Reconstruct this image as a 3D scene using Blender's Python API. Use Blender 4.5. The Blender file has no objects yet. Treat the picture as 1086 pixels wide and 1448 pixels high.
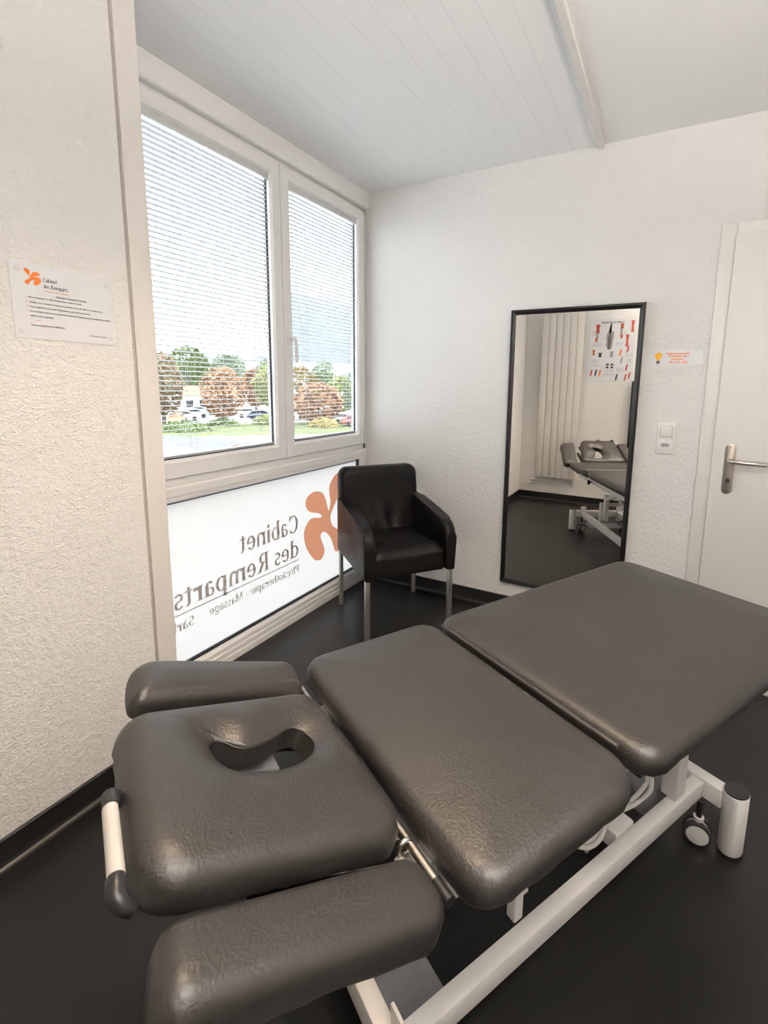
import bpy, bmesh, math, random
from mathutils import Vector, Matrix, noise
from mathutils.geometry import tessellate_polygon

random.seed(7)
scene = bpy.context.scene
COL = scene.collection
PI = math.pi

# ------------------------------------------------------------------ helpers
def link(o, parent=None):
    COL.objects.link(o)
    if parent is not None:
        o.parent = parent
    return o

def empty(name, loc=(0, 0, 0), rz=0.0, label=None, cat=None, group=None, kind=None):
    o = bpy.data.objects.new(name, None)
    o.empty_display_size = 0.05
    o.location = loc
    o.rotation_euler = (0, 0, rz)
    link(o)
    tag(o, label, cat, group, kind)
    return o

def tag(o, label=None, cat=None, group=None, kind=None):
    if label: o['label'] = label
    if cat: o['category'] = cat
    if group: o['group'] = group
    if kind: o['kind'] = kind
    return o

class MB:
    """collects shapes into one mesh"""
    def __init__(s):
        s.bm = bmesh.new()
    def box(s, x0, y0, z0, x1, y1, z1, bev=0.0, seg=2, M=None):
        r = bmesh.ops.create_cube(s.bm, size=1.0)
        vs = r['verts']
        for v in vs:
            v.co = Vector((x0 + (v.co.x + .5) * (x1 - x0), y0 + (v.co.y + .5) * (y1 - y0), z0 + (v.co.z + .5) * (z1 - z0)))
        es = list({e for v in vs for e in v.link_edges})
        if bev > 0:
            rr = bmesh.ops.bevel(s.bm, geom=es, offset=bev, segments=seg, profile=0.5, affect='EDGES')
            vs = list({v for f in rr['faces'] for v in f.verts} | {v for v in vs if v.is_valid})
        if M is not None:
            bmesh.ops.transform(s.bm, matrix=M, verts=[v for v in vs if v.is_valid])
        return s
    def prism(s, pts, h0, h1, mp, bev=0.0, seg=2):
        """polygon pts (a,b) extruded from h0 to h1; mp(a,b,h)->Vector"""
        lo = [s.bm.verts.new(mp(a, b, h0)) for a, b in pts]
        hi = [s.bm.verts.new(mp(a, b, h1)) for a, b in pts]
        n = len(pts)
        fs = [s.bm.faces.new(lo[::-1]), s.bm.faces.new(hi)]
        for i in range(n):
            fs.append(s.bm.faces.new((lo[i], lo[(i + 1) % n], hi[(i + 1) % n], hi[i])))
        if bev > 0:
            es = list({e for f in fs[:2] for e in f.edges})
            bmesh.ops.bevel(s.bm, geom=es, offset=bev, segments=seg, profile=0.5, affect='EDGES')
        return s
    def tube(s, pts, r, n=12, caps=True):
        pts = [Vector(p) for p in pts]
        rs = r if isinstance(r, (list, tuple)) else [r] * len(pts)
        rings = []
        prev = None
        for i, p in enumerate(pts):
            d = (pts[min(i + 1, len(pts) - 1)] - pts[max(i - 1, 0)]).normalized()
            if prev is None:
                a = d.orthogonal().normalized()
            else:
                a = (prev - d * prev.dot(d))
                a = a.normalized() if a.length > 1e-6 else d.orthogonal().normalized()
            prev = a
            b = d.cross(a)
            rings.append([s.bm.verts.new(p + rs[i] * (a * math.cos(2 * PI * k / n) + b * math.sin(2 * PI * k / n))) for k in range(n)])
        for i in range(len(rings) - 1):
            for k in range(n):
                s.bm.faces.new((rings[i][k], rings[i][(k + 1) % n], rings[i + 1][(k + 1) % n], rings[i + 1][k]))
        if caps:
            s.bm.faces.new(rings[0][::-1]); s.bm.faces.new(rings[-1])
        return s
    def lathe(s, prof, M=None, n=32):
        """profile (r,z) revolved about z"""
        rings = []
        for r, z in prof:
            if r < 1e-6:
                rings.append([s.bm.verts.new((0, 0, z))])
            else:
                rings.append([s.bm.verts.new((r * math.cos(2 * PI * k / n), r * math.sin(2 * PI * k / n), z)) for k in range(n)])
        for i in range(len(rings) - 1):
            A, B = rings[i], rings[i + 1]
            for k in range(n):
                k2 = (k + 1) % n
                if len(A) == 1 and len(B) == 1: continue
                if len(A) == 1: s.bm.faces.new((A[0], B[k], B[k2]))
                elif len(B) == 1: s.bm.faces.new((A[k], A[k2], B[0]))
                else: s.bm.faces.new((A[k], A[k2], B[k2], B[k]))
        if M is not None:
            bmesh.ops.transform(s.bm, matrix=M, verts=[v for R in rings for v in R])
        return s
    def poly(s, pts):
        s.bm.faces.new([s.bm.verts.new(p) for p in pts])
        return s
    def flat(s, pts2, mp):
        """concave flat polygon"""
        vs = [s.bm.verts.new(mp(a, b)) for a, b in pts2]
        for t in tessellate_polygon([[Vector((a, b, 0)) for a, b in pts2]]):
            try: s.bm.faces.new([vs[i] for i in t])
            except ValueError: pass
        return s
    def build(s, name, m, parent=None, smooth=None, M=None, fixn=True):
        if fixn:
            bmesh.ops.recalc_face_normals(s.bm, faces=s.bm.faces[:])
        if M is not None:
            bmesh.ops.transform(s.bm, matrix=M, verts=s.bm.verts[:])
        me = bpy.data.meshes.new(name)
        s.bm.to_mesh(me); s.bm.free()
        if m is not None: me.materials.append(m)
        if smooth is not None:
            for p in me.polygons: p.use_smooth = True
            if smooth < 180:
                me.set_sharp_from_angle(angle=math.radians(smooth))
        return link(bpy.data.objects.new(name, me), parent)

# ------------------------------------------------------------------ materials
def newmat(name):
    m = bpy.data.materials.new(name); m.use_nodes = True
    nt = m.node_tree
    return m, nt, nt.nodes['Principled BSDF'], nt.nodes['Material Output']

def ramp(nt, fac, stops):
    n = nt.nodes.new('ShaderNodeValToRGB')
    e = n.color_ramp.elements
    while len(e) < len(stops): e.new(0.5)
    for i, (p, c) in enumerate(stops):
        e[i].position = p; e[i].color = (*c, 1)
    nt.links.new(fac, n.inputs['Fac'])
    return n.outputs['Color']

def noise_node(nt, scale, detail=4, rough=0.5, obj=True, stretch=None):
    tc = nt.nodes.new('ShaderNodeTexCoord')
    out = tc.outputs['Object']
    if stretch:
        mp = nt.nodes.new('ShaderNodeMapping'); mp.inputs['Scale'].default_value = stretch
        nt.links.new(out, mp.inputs['Vector']); out = mp.outputs['Vector']
    n = nt.nodes.new('ShaderNodeTexNoise')
    n.inputs['Scale'].default_value = scale; n.inputs['Detail'].default_value = detail; n.inputs['Roughness'].default_value = rough
    nt.links.new(out, n.inputs['Vector'])
    return n.outputs['Fac']

def bump(nt, b, h, strength, dist):
    bn = nt.nodes.new('ShaderNodeBump')
    bn.inputs['Strength'].default_value = strength; bn.inputs['Distance'].default_value = dist
    nt.links.new(h, bn.inputs['Height'])
    nt.links.new(bn.outputs['Normal'], b.inputs['Normal'])
    return bn

def mat(name, col, rough=0.5, metal=0.0, spec=0.5, vary=0.04, vscale=30, bscale=None, bstr=0.2, bdist=0.001, stretch=None, coat=0):
    m, nt, b, o = newmat(name)
    b.inputs['Roughness'].default_value = rough
    b.inputs['Metallic'].default_value = metal
    b.inputs['Specular IOR Level'].default_value = spec
    b.inputs['Coat Weight'].default_value = coat
    f = noise_node(nt, vscale)
    lo = tuple(max(0, c * (1 - vary)) for c in col); hi = tuple(min(1, c * (1 + vary)) for c in col)
    nt.links.new(ramp(nt, f, [(0.3, lo), (0.7, hi)]), b.inputs['Base Color'])
    if bscale:
        bump(nt, b, noise_node(nt, bscale, 3, 0.55, stretch=stretch), bstr, bdist)
    return m

def wall_mat(name, col):
    m, nt, b, o = newmat(name)
    b.inputs['Roughness'].default_value = 0.85
    b.inputs['Specular IOR Level'].default_value = 0.2
    f = noise_node(nt, 3.0, 3)
    nt.links.new(ramp(nt, f, [(0.3, tuple(c * 0.985 for c in col)), (0.7, col)]), b.inputs['Base Color'])
    h1 = noise_node(nt, 125, 3, 0.55, stretch=(1, 1, 1.5))
    h2 = noise_node(nt, 55, 2, 0.5)
    mx = nt.nodes.new('ShaderNodeMath'); mx.operation = 'MULTIPLY_ADD'
    nt.links.new(h1, mx.inputs[0]); mx.inputs[1].default_value = 1.0
    nt.links.new(h2, mx.inputs[2])
    bump(nt, b, mx.outputs[0], 0.7, 0.008)
    return m

def ceil_mat():
    m, nt, b, o = newmat('white_panel_ceiling')
    b.inputs['Roughness'].default_value = 0.6
    b.inputs['Specular IOR Level'].default_value = 0.3
    tc = nt.nodes.new('ShaderNodeTexCoord')
    sx = nt.nodes.new('ShaderNodeSeparateXYZ'); nt.links.new(tc.outputs['Object'], sx.inputs[0])
    # narrow joints between the boards every 0.098 m, only window side of the strip
    def math_(op, a, bb=None):
        n = nt.nodes.new('ShaderNodeMath'); n.operation = op
        if hasattr(a, 'links'): nt.links.new(a, n.inputs[0])
        else: n.inputs[0].default_value = a
        if bb is not None:
            if hasattr(bb, 'links'): nt.links.new(bb, n.inputs[1])
            else: n.inputs[1].default_value = bb
        return n.outputs[0]
    sh = math_('ADD', sx.outputs['X'], 0.0)
    md = math_('MODULO', math_('ADD', sh, 0.92), 0.098)
    line = math_('LESS_THAN', md, 0.0022)
    side = math_('LESS_THAN', sx.outputs['X'], 1.34)
    k = math_('MULTIPLY', line, side)
    f = noise_node(nt, 2.0, 3)
    base = ramp(nt, f, [(0.3, (0.90, 0.90, 0.895)), (0.7, (0.92, 0.92, 0.915))])
    mix = nt.nodes.new('ShaderNodeMix'); mix.data_type = 'RGBA'
    nt.links.new(k, mix.inputs['Factor']); nt.links.new(base, mix.inputs['A'])
    mix.inputs['B'].default_value = (0.78, 0.775, 0.765, 1)
    nt.links.new(mix.outputs['Result'], b.inputs['Base Color'])
    inv = math_('SUBTRACT', 1.0, k)
    bump(nt, b, inv, 0.25, 0.002)
    return m

def floor_mat():
    m, nt, b, o = newmat('black_speckled_lino')
    b.inputs['Roughness'].default_value = 0.34
    b.inputs['Specular IOR Level'].default_value = 0.30
    v = nt.nodes.new('ShaderNodeTexVoronoi'); v.inputs['Scale'].default_value = 130
    tc = nt.nodes.new('ShaderNodeTexCoord'); nt.links.new(tc.outputs['Object'], v.inputs['Vector'])
    sp = ramp(nt, v.outputs['Distance'], [(0.0, (1, 1, 1)), (0.10, (0, 0, 0))])
    w = noise_node(nt, 60, 2)
    wr = ramp(nt, w, [(0.56, (0, 0, 0)), (0.62, (1, 1, 1))])
    mu = nt.nodes.new('ShaderNodeMath'); mu.operation = 'MULTIPLY'
    nt.links.new(sp, mu.inputs[0]); nt.links.new(wr, mu.inputs[1])
    base = ramp(nt, noise_node(nt, 5, 4), [(0.3, (0.008, 0.0078, 0.0074)), (0.7, (0.012, 0.0115, 0.011))])
    mix = nt.nodes.new('ShaderNodeMix'); mix.data_type = 'RGBA'
    nt.links.new(mu.outputs[0], mix.inputs['Factor']); nt.links.new(base, mix.inputs['A'])
    mix.inputs['B'].default_value = (0.10, 0.095, 0.085, 1)
    nt.links.new(mix.outputs['Result'], b.inputs['Base Color'])
    rr = nt.nodes.new('ShaderNodeMapRange'); nt.links.new(noise_node(nt, 9, 4), rr.inputs['Value'])
    rr.inputs['To Min'].default_value = 0.30; rr.inputs['To Max'].default_value = 0.40
    nt.links.new(rr.outputs['Result'], b.inputs['Roughness'])
    bump(nt, b, noise_node(nt, 220, 2), 0.12, 0.001)
    return m

def leather_mat(name, col, rough, bstr, scale=170, bdist=0.0018, spec=0.5):
    m, nt, b, o = newmat(name)
    b.inputs['Roughness'].default_value = rough
    b.inputs['Specular IOR Level'].default_value = spec
    f = noise_node(nt, 7, 4)
    nt.links.new(ramp(nt, f, [(0.3, tuple(c * .93 for c in col)), (0.7, tuple(c * 1.05 for c in col))]), b.inputs['Base Color'])
    tc = nt.nodes.new('ShaderNodeTexCoord')
    v = nt.nodes.new('ShaderNodeTexVoronoi'); v.feature = 'SMOOTH_F1'; v.inputs['Scale'].default_value = scale
    wn = nt.nodes.new('ShaderNodeTexNoise'); wn.inputs['Scale'].default_value = 45
    nt.links.new(tc.outputs['Object'], wn.inputs['Vector'])
    ad = nt.nodes.new('ShaderNodeVectorMath'); ad.operation = 'MULTIPLY_ADD'
    nt.links.new(wn.outputs['Color'], ad.inputs[0]); ad.inputs[1].default_value = (0.02, 0.02, 0.02)
    nt.links.new(tc.outputs['Object'], ad.inputs[2])
    nt.links.new(ad.outputs[0], v.inputs['Vector'])
    bump(nt, b, v.outputs['Distance'], bstr, bdist)
    return m

def glass_mat(name, tint=(1, 1, 1)):
    m, nt, b, o = newmat(name)
    nt.nodes.remove(b)
    tr = nt.nodes.new('ShaderNodeBsdfTransparent'); tr.inputs['Color'].default_value = (*tint, 1)
    gl = nt.nodes.new('ShaderNodeBsdfGlossy'); gl.inputs['Roughness'].default_value = 0.02
    lw_ = nt.nodes.new('ShaderNodeLayerWeight'); lw_.inputs['Blend'].default_value = 0.5
    pw = nt.nodes.new('ShaderNodeMath'); pw.operation = 'POWER'; nt.links.new(lw_.outputs['Facing'], pw.inputs[0]); pw.inputs[1].default_value = 5.0
    fr = nt.nodes.new('ShaderNodeMath'); fr.operation = 'MULTIPLY_ADD'; nt.links.new(pw.outputs[0], fr.inputs[0]); fr.inputs[1].default_value = 0.9; fr.inputs[2].default_value = 0.04
    mx = nt.nodes.new('ShaderNodeMixShader')
    nt.links.new(fr.outputs[0], mx.inputs[0]); nt.links.new(tr.outputs[0], mx.inputs[1]); nt.links.new(gl.outputs[0], mx.inputs[2])
    nt.links.new(mx.outputs[0], o.inputs['Surface'])
    return m

def frosted_mat(name, col, tl=0.8):
    """milky film: light from behind is scattered through it"""
    m, nt, b, o = newmat(name)
    f = noise_node(nt, 4, 3)
    c = ramp(nt, f, [(0.3, tuple(x * .985 for x in col)), (0.7, col)])
    nt.links.new(c, b.inputs['Base Color'])
    b.inputs['Roughness'].default_value = 0.5
    t = nt.nodes.new('ShaderNodeBsdfTranslucent'); nt.links.new(c, t.inputs['Color'])
    mx = nt.nodes.new('ShaderNodeMixShader'); mx.inputs[0].default_value = tl
    nt.links.new(b.outputs[0], mx.inputs[1]); nt.links.new(t.outputs[0], mx.inputs[2])
    nt.links.new(mx.outputs[0], o.inputs['Surface'])
    return m

def slat_mat():
    m, nt, b, o = newmat('silver_white_blind_slat')
    c = ramp(nt, noise_node(nt, 6, 2), [(0.3, (0.41, 0.42, 0.435)), (0.7, (0.44, 0.45, 0.465))])
    nt.links.new(c, b.inputs['Base Color']); b.inputs['Roughness'].default_value = 0.4
    t = nt.nodes.new('ShaderNodeBsdfTranslucent'); nt.links.new(c, t.inputs['Color'])
    mx = nt.nodes.new('ShaderNodeMixShader'); mx.inputs[0].default_value = 0.02
    nt.links.new(b.outputs[0], mx.inputs[1]); nt.links.new(t.outputs[0], mx.inputs[2])
    nt.links.new(mx.outputs[0], o.inputs['Surface'])
    return m

def emit_mat(name, col, strength):
    m, nt, b, o = newmat(name)
    e = nt.nodes.new('ShaderNodeEmission'); e.inputs['Color'].default_value = (*col, 1); e.inputs['Strength'].default_value = strength
    nt.links.new(e.outputs[0], o.inputs['Surface'])
    return m

def leaf_mat(name, stops, scale=0.9):
    m, nt, b, o = newmat(name)
    b.inputs['Roughness'].default_value = 0.7
    f = noise_node(nt, scale, 5, 0.7)
    nt.links.new(ramp(nt, f, stops), b.inputs['Base Color'])
    return m

M_wall = wall_mat('white_roughcast', (0.85, 0.84, 0.825))
M_ceil = ceil_mat()
M_floor = floor_mat()
M_base = mat('black_baseboard', (0.012, 0.0115, 0.011), 0.4, bscale=60, bstr=0.1)
M_pvc = mat('white_pvc', (0.85, 0.845, 0.84), 0.32, vary=0.012)
M_trim = mat('white_painted_trim', (0.76, 0.73, 0.70), 0.45, vary=0.015)
M_groove = mat('grey_joint', (0.42, 0.38, 0.34), 0.8)
M_door = mat('white_door_paint', (0.76, 0.735, 0.715), 0.38, vary=0.012)
M_gasket = mat('black_gasket', (0.012, 0.016, 0.022), 0.5)
M_glass = glass_mat('clear_glass', (0.96, 0.98, 0.98))
M_frost = frosted_mat('frosted_pane', (0.565, 0.56, 0.55), .75)
M_slat = slat_mat()
M_headrail = mat('grey_white_metal', (0.62, 0.63, 0.63), 0.35, metal=0.0)
M_cord = mat('pale_cord', (0.7, 0.72, 0.75), 0.8)
M_letter = mat('grey_vinyl', (0.50, 0.48, 0.465), 0.6, vary=.01)
M_orange_film = frosted_mat('orange_vinyl', (0.90, 0.44, 0.27), .6)
M_leather = leather_mat('dark_faux_leather', (0.017, 0.0145, 0.0122), 0.45, 0.34, scale=210, bdist=0.0016, spec=0.72)
M_chair = leather_mat('black_slipcover', (0.007, 0.0065, 0.0065), 0.42, 0.10, scale=320, bdist=0.0006, spec=0.2)
M_legmet = mat('satin_steel', (0.50, 0.49, 0.47), 0.35, metal=0.9)
M_frame = mat('pale_grey_powder_coat', (0.74, 0.725, 0.71), 0.38, vary=0.015)
M_grip = mat('grey_grip_tube', (0.42, 0.40, 0.375), 0.4)
M_plate = mat('grey_sheet_metal', (0.24, 0.245, 0.25), 0.45, vary=0.06)
M_black = mat('black_plastic', (0.010, 0.010, 0.010), 0.4)
M_rubber = mat('black_rubber', (0.014, 0.014, 0.014), 0.7)
M_wheel = mat('pale_grey_plastic', (0.55, 0.545, 0.53), 0.4)
M_cable = mat('white_cable', (0.66, 0.64, 0.61), 0.5)
M_chrome = mat('dark_chrome', (0.45, 0.43, 0.40), 0.22, metal=1.0)
M_rod = mat('brushed_steel', (0.55, 0.50, 0.46), 0.3, metal=1.0)
M_darkrail = mat('dark_grey_rail', (0.055, 0.05, 0.047), 0.35, metal=0.4)
M_mirror, _nt, _b, _o = newmat('mirror_silver')
_b.inputs['Metallic'].default_value = 1.0; _b.inputs['Roughness'].default_value = 0.0
_nt.links.new(ramp(_nt, noise_node(_nt, 2), [(0, (0.90, 0.885, 0.86)), (1, (0.91, 0.895, 0.87))]), _b.inputs['Base Color'])
M_blackframe = mat('black_lacquer', (0.006, 0.006, 0.006), 0.3)
M_paper = mat('laminated_paper', (0.77, 0.785, 0.815), 0.25, vary=0.01)
M_ink = mat('dark_ink', (0.05, 0.05, 0.06), 0.6)
M_orange = mat('orange_ink', (0.80, 0.20, 0.03), 0.6)
M_red = mat('red_ink', (0.55, 0.09, 0.05), 0.6)
M_greyink = mat('grey_ink', (0.35, 0.35, 0.37), 0.6)
M_yellow = mat('amber_ink', (0.85, 0.42, 0.02), 0.5)
M_switch = mat('white_switch_plastic', (0.80, 0.785, 0.765), 0.3, vary=0.01)
M_nickel = mat('satin_nickel', (0.36, 0.33, 0.29), 0.36, metal=0.85)
M_rad = mat('radiator_enamel', (0.74, 0.72, 0.69), 0.35, vary=0.012)
M_upl = emit_mat('fill_uplighter_glow', (1.0, 0.92, 0.84), 400.0)  # glow of the added uplighter, lifts the room's brightness

# ------------------------------------------------------------------ serif lettering
def A(cx, cy, rx, ry, tw, th, a0, a1, n=20):
    out = []
    for i in range(n):
        q = []
        for a in (a0 + (a1 - a0) * i / n, a0 + (a1 - a0) * (i + 1) / n):
            a = math.radians(a); q.append(((cx + rx * math.cos(a), cy + ry * math.sin(a)), (cx + (rx - tw) * math.cos(a), cy + (ry - th) * math.sin(a))))
        out.append([q[0][0], q[1][0], q[1][1], q[0][1]])
    return out
def RR(x0, y0, x1, y1): return [[(x0, y0), (x1, y0), (x1, y1), (x0, y1)]]
def SF(x, y, w=.20, h=.035): return RR(x - w / 2, y, x + w / 2, y + h)
def QQ(*p): return [list(p)]
def glyphs():
    g = {}
    stem = lambda x, y0, y1: RR(x - .01, y0, x + .135, y1)
    arch = lambda x: A(x + .21, .30, .20, .215, .13, .07, 0, 150) + RR(x + .29, 0, x + .41, .31) + SF(x + .35, 0)
    g['C'] = (A(.35, .36, .34, .375, .14, .055, 42, 318) + RR(.55, .50, .60, .72) + RR(.56, .05, .60, .2), .70)
    ga = stem(.28, 0, .36) + RR(.28, 0, .46, .035) + A(.23, .35, .17, .165, .12, .05, 0, 155) + A(.20, .14, .18, .155, .11, .045, 70, 330)
    g['a'] = (ga, .50)
    g['à'] = (ga + QQ((.10, .72), (.20, .72), (.29, .57), (.24, .57)), .50)
    g['b'] = (stem(.07, 0, .74) + RR(0, .705, .1, .74) + A(.29, .25, .25, .265, .13, .05, -180, 180), .58)
    g['d'] = (stem(.37, 0, .74) + RR(.29, .705, .4, .74) + RR(.4, 0, .56, .035) + A(.27, .25, .25, .265, .13, .05, 0, 360), .60)
    g['p'] = (stem(.07, -.23, .5) + SF(.13, -.23) + RR(0, .465, .1, .5) + A(.29, .25, .25, .265, .13, .05, -180, 180), .58)
    g['i'] = (stem(.08, 0, .5) + SF(.14, 0) + RR(.02, .465, .1, .5) + A(.14, .65, .075, .075, .075, .075, 0, 360), .29)
    g['l'] = (stem(.08, 0, .74) + SF(.14, 0) + RR(.02, .705, .1, .74), .29)
    g['n'] = (stem(.07, 0, .5) + SF(.13, 0) + RR(0, .465, .1, .5) + arch(.12), .61)
    g['h'] = (stem(.07, 0, .74) + SF(.13, 0) + RR(0, .705, .1, .74) + arch(.12), .61)
    g['m'] = (stem(.07, 0, .5) + SF(.13, 0) + RR(0, .465, .1, .5) + arch(.12) + arch(.42), .92)
    ge = A(.26, .25, .24, .265, .13, .05, 0, 322) + RR(.06, .235, .50, .285)
    g['e'] = (ge, .53)
    g['é'] = (ge + QQ((.24, .57), (.30, .57), (.42, .73), (.32, .73)), .53)
    g['o'] = (A(.27, .25, .26, .265, .13, .05, 0, 360), .55)
    g['t'] = (RR(.10, .12, .22, .60) + QQ((.10, .5), (.22, .5), (.22, .66)) + RR(.01, .455, .34, .5) + A(.24, .13, .14, .14, .12, .055, 180, 300), .37)
    g['s'] = (A(.20, .365, .165, .145, .10, .055, 25, 265) + A(.20, .14, .175, .15, .10, .055, -155, 85), .41)
    g['S'] = (A(.26, .53, .22, .205, .12, .06, 25, 265) + A(.26, .20, .235, .21, .12, .06, -155, 85), .54)
    bowl = RR(.18, .67, .32, .72) + RR(.18, .33, .32, .38) + A(.32, .525, .24, .195, .14, .05, -90, 90)
    g['P'] = (RR(.08, 0, .22, .72) + SF(.15, 0, .28) + SF(.12, .685, .2) + bowl, .60)
    g['R'] = (RR(.08, 0, .22, .72) + SF(.15, 0, .28) + SF(.12, .685, .2) + bowl + QQ((.28, .35), (.42, .35), (.64, 0), (.48, 0)) + RR(.5, 0, .72, .035), .72)
    g['r'] = (stem(.07, 0, .5) + SF(.15, 0, .24) + RR(0, .465, .1, .5) + A(.31, .34, .16, .16, .1, .07, 70, 180) + A(.34, .43, .07, .07, .07, .07, 0, 360), .42)
    g['y'] = (QQ((.05, .5), (.18, .5), (.33, .05), (.26, .0)) + QQ((.42, .5), (.49, .5), (.27, -.2), (.19, -.2)) + SF(.11, .465, .22) + SF(.45, .465, .18), .54)
    g['M'] = (RR(.08, 0, .14, .72) + RR(.66, 0, .80, .72) + QQ((.08, .72), (.24, .72), (.46, .05), (.40, 0)) + QQ((.66, .72), (.72, .72), (.46, .05), (.40, 0)) + SF(.11, 0, .22) + SF(.73, 0, .26), .88)
    g['g'] = (A(.25, .27, .22, .24, .12, .05, 0, 360) + A(.26, -.09, .23, .13, .08, .05, 0, 360) + RR(.38, .44, .52, .5), .53)
    g['-'] = (RR(.05, .22, .27, .28), .33)
    g[' '] = ([], .28)
    return g
GL = glyphs()
def serif_text(mb, text, cap, width, mp, nrm=Vector((1, 0, 0))):
    """lay text out to a given overall width; mp(x, y) -> 3D"""
    adv = sum(GL[c][1] for c in text)
    sy = cap / .72; sx = width / adv
    x = 0
    for c in text:
        for k, q in enumerate(GL[c][0]):
            mb.poly([mp((x + a) * sx, b * sy) + nrm * (1e-5 * (k % 40)) for a, b in q])
        x += GL[c][1]
def sans_text(name, text, h, width, origin, xd, yd, m, parent):
    cu = bpy.data.curves.new('t', 'FONT'); cu.body = text; cu.size = 1.0; cu.offset = .03; cu.resolution_u = 3
    ob = bpy.data.objects.new('t', cu); COL.objects.link(ob)
    dg = bpy.context.evaluated_depsgraph_get(); dg.update()
    me = bpy.data.meshes.new_from_object(ob.evaluated_get(dg))
    bpy.data.objects.remove(ob); bpy.data.curves.remove(cu)
    xs = [v.co.x for v in me.vertices]; w = max(xs) - min(xs); x0 = min(xs)
    o = Vector(origin); xd = Vector(xd); yd = Vector(yd)
    for v in me.vertices:
        v.co = o + xd * ((v.co.x - x0) * width / w) + yd * (v.co.y * h / .7)
    me.name = name; me.materials.clear(); me.materials.append(m)
    return link(bpy.data.objects.new(name, me), parent)
def catmull(pts, n=6):
    out = []; L = len(pts)
    for i in range(L):
        p0, p1, p2, p3 = [Vector(pts[(i + k) % L]) for k in (-1, 0, 1, 2)]
        for j in range(n):
            t = j / n
            q = 0.5 * ((2 * p1) + (-p0 + p2) * t + (2 * p0 - 5 * p1 + 4 * p2 - p3) * t * t + (-p0 + 3 * p1 - 3 * p2 + p3) * t ** 3)
            out.append((q.x, q.y))
    return out
FLOWER = [(-.511, .700), (-.452, .681), (-.422, .644), (-.392, .560), (-.385, .562), (-.370, .610), (-.383, .687), (-.360, .735), (-.300, .775), (-.245, .745), (-.262, .670),
          (-.325, .585), (-.372, .512), (-.347, .447), (-.285, .405), (-.240, .340), (-.270, .275), (-.325, .275), (-.349, .321), (-.371, .373), (-.415, .422), (-.451, .436), (-.470, .417),
          (-.459, .378), (-.433, .318), (-.461, .272), (-.513, .275), (-.556, .313), (-.600, .377), (-.620, .452), (-.607, .505), (-.555, .545), (-.470, .531),
          (-.457, .540), (-.491, .564), (-.554, .583), (-.588, .609), (-.602, .654), (-.570, .690)]

# ------------------------------------------------------------------ room
H = 2.498
RX, RY = 3.0, -3.0
XL = 0.2484
def struct(o, label=None, cat=None): return tag(o, label, cat, kind='structure')

b = MB().box(-0.1, RY - .15, -.12, RX + .15, .15, 0)
struct(b.build('floor', M_floor), 'black speckled linoleum floor', 'floor')
b = MB().box(-0.1, RY - .15, H, RX + .15, .15, H + .12)
struct(b.build('ceiling', M_ceil), 'white boarded ceiling with fine joints', 'ceiling')
b = MB().box(-.1, 0, 0, RX + .15, .15, H)
struct(b.build('wall_back', M_wall), 'white roughcast wall behind mirror and door', 'wall')
b = MB().box(-.1, RY - .15, 0, XL, -1.727, H).box(-.1, -1.727, 0, XL - .012, -1.652, H)
struct(b.build('wall_left', M_wall), 'roughcast wall with the paper notice', 'wall')
b = MB().box(XL, RY - .15, 0, RX, RY, H)
struct(b.build('wall_rear', M_wall), 'white wall opposite the mirror with radiator', 'wall')
b = MB().box(RX, RY - .15, 0, RX + .15, 0, H)
struct(b.build('wall_right', M_wall), 'plain white wall right of the door', 'wall')
b = MB().box(XL - .012, -1.716, 0, XL + .003, -1.646, H, .002)
struct(b.build('trim_1', M_trim), 'smooth pale vertical trim at the window recess', 'trim')
b = MB().box(XL - .0115, -1.7268, 0, XL - .006, -1.716, H)
struct(b.build('trim_3', M_groove), 'narrow shadow joint beside the recess trim', 'trim')
b = MB().box(1.3576, RY, H - .022, 1.385, 0, H - .0005, .002)
struct(b.build('trim_2', M_trim), 'white batten strip across the ceiling', 'trim')

def baseboard(name, a, c, nrm):
    """skirting from a to c (2D), nrm points into the room; a coved foot"""
    a = Vector((*a, 0)); c = Vector((*c, 0)); n = Vector((*nrm, 0)); d = (c - a).normalized(); L = (c - a).length
    prof = [(0, .0005), (0, .084), (.006, .0845), (.009, .081), (.009, .016), (.012, .008), (.019, .003), (.026, .0012), (.026, .0005)]
    mb = MB().prism(prof, 0, L, lambda u, z, h: a + d * h + n * u + Vector((0, 0, z)))
    return struct(mb.build(name, M_base), 'black skirting with coved foot', 'baseboard')
baseboard('baseboard_back', (0.02, 0), (1.905, 0), (0, -1))
baseboard('baseboard_left', (XL, RY), (XL, -1.727), (1, 0))
baseboard('baseboard_rear', (XL, RY), (RX, RY), (0, 1))
baseboard('baseboard_right', (RX, RY), (RX, 0), (-1, 0))

# ------------------------------------------------------------------ upper window
YW = -1.650
win = struct(empty('window_1'), 'white two sash window with closed blinds', 'window')
b = MB()
b.box(-.085, YW, .900, -.012, -.0005, .937, .003).box(-.085, YW, 2.372, -.012, -.0005, 2.402, .003)
b.box(-.085, YW, .90, -.012, YW + .03, 2.40, .003).box(-.085, -.03, .90, -.012, -.0005, 2.40, .003)
b.box(-.085, -.80, .93, -.058, -.735, 2.38, .003)
b.build('outer_frame', M_pvc, win, 40)
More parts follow.
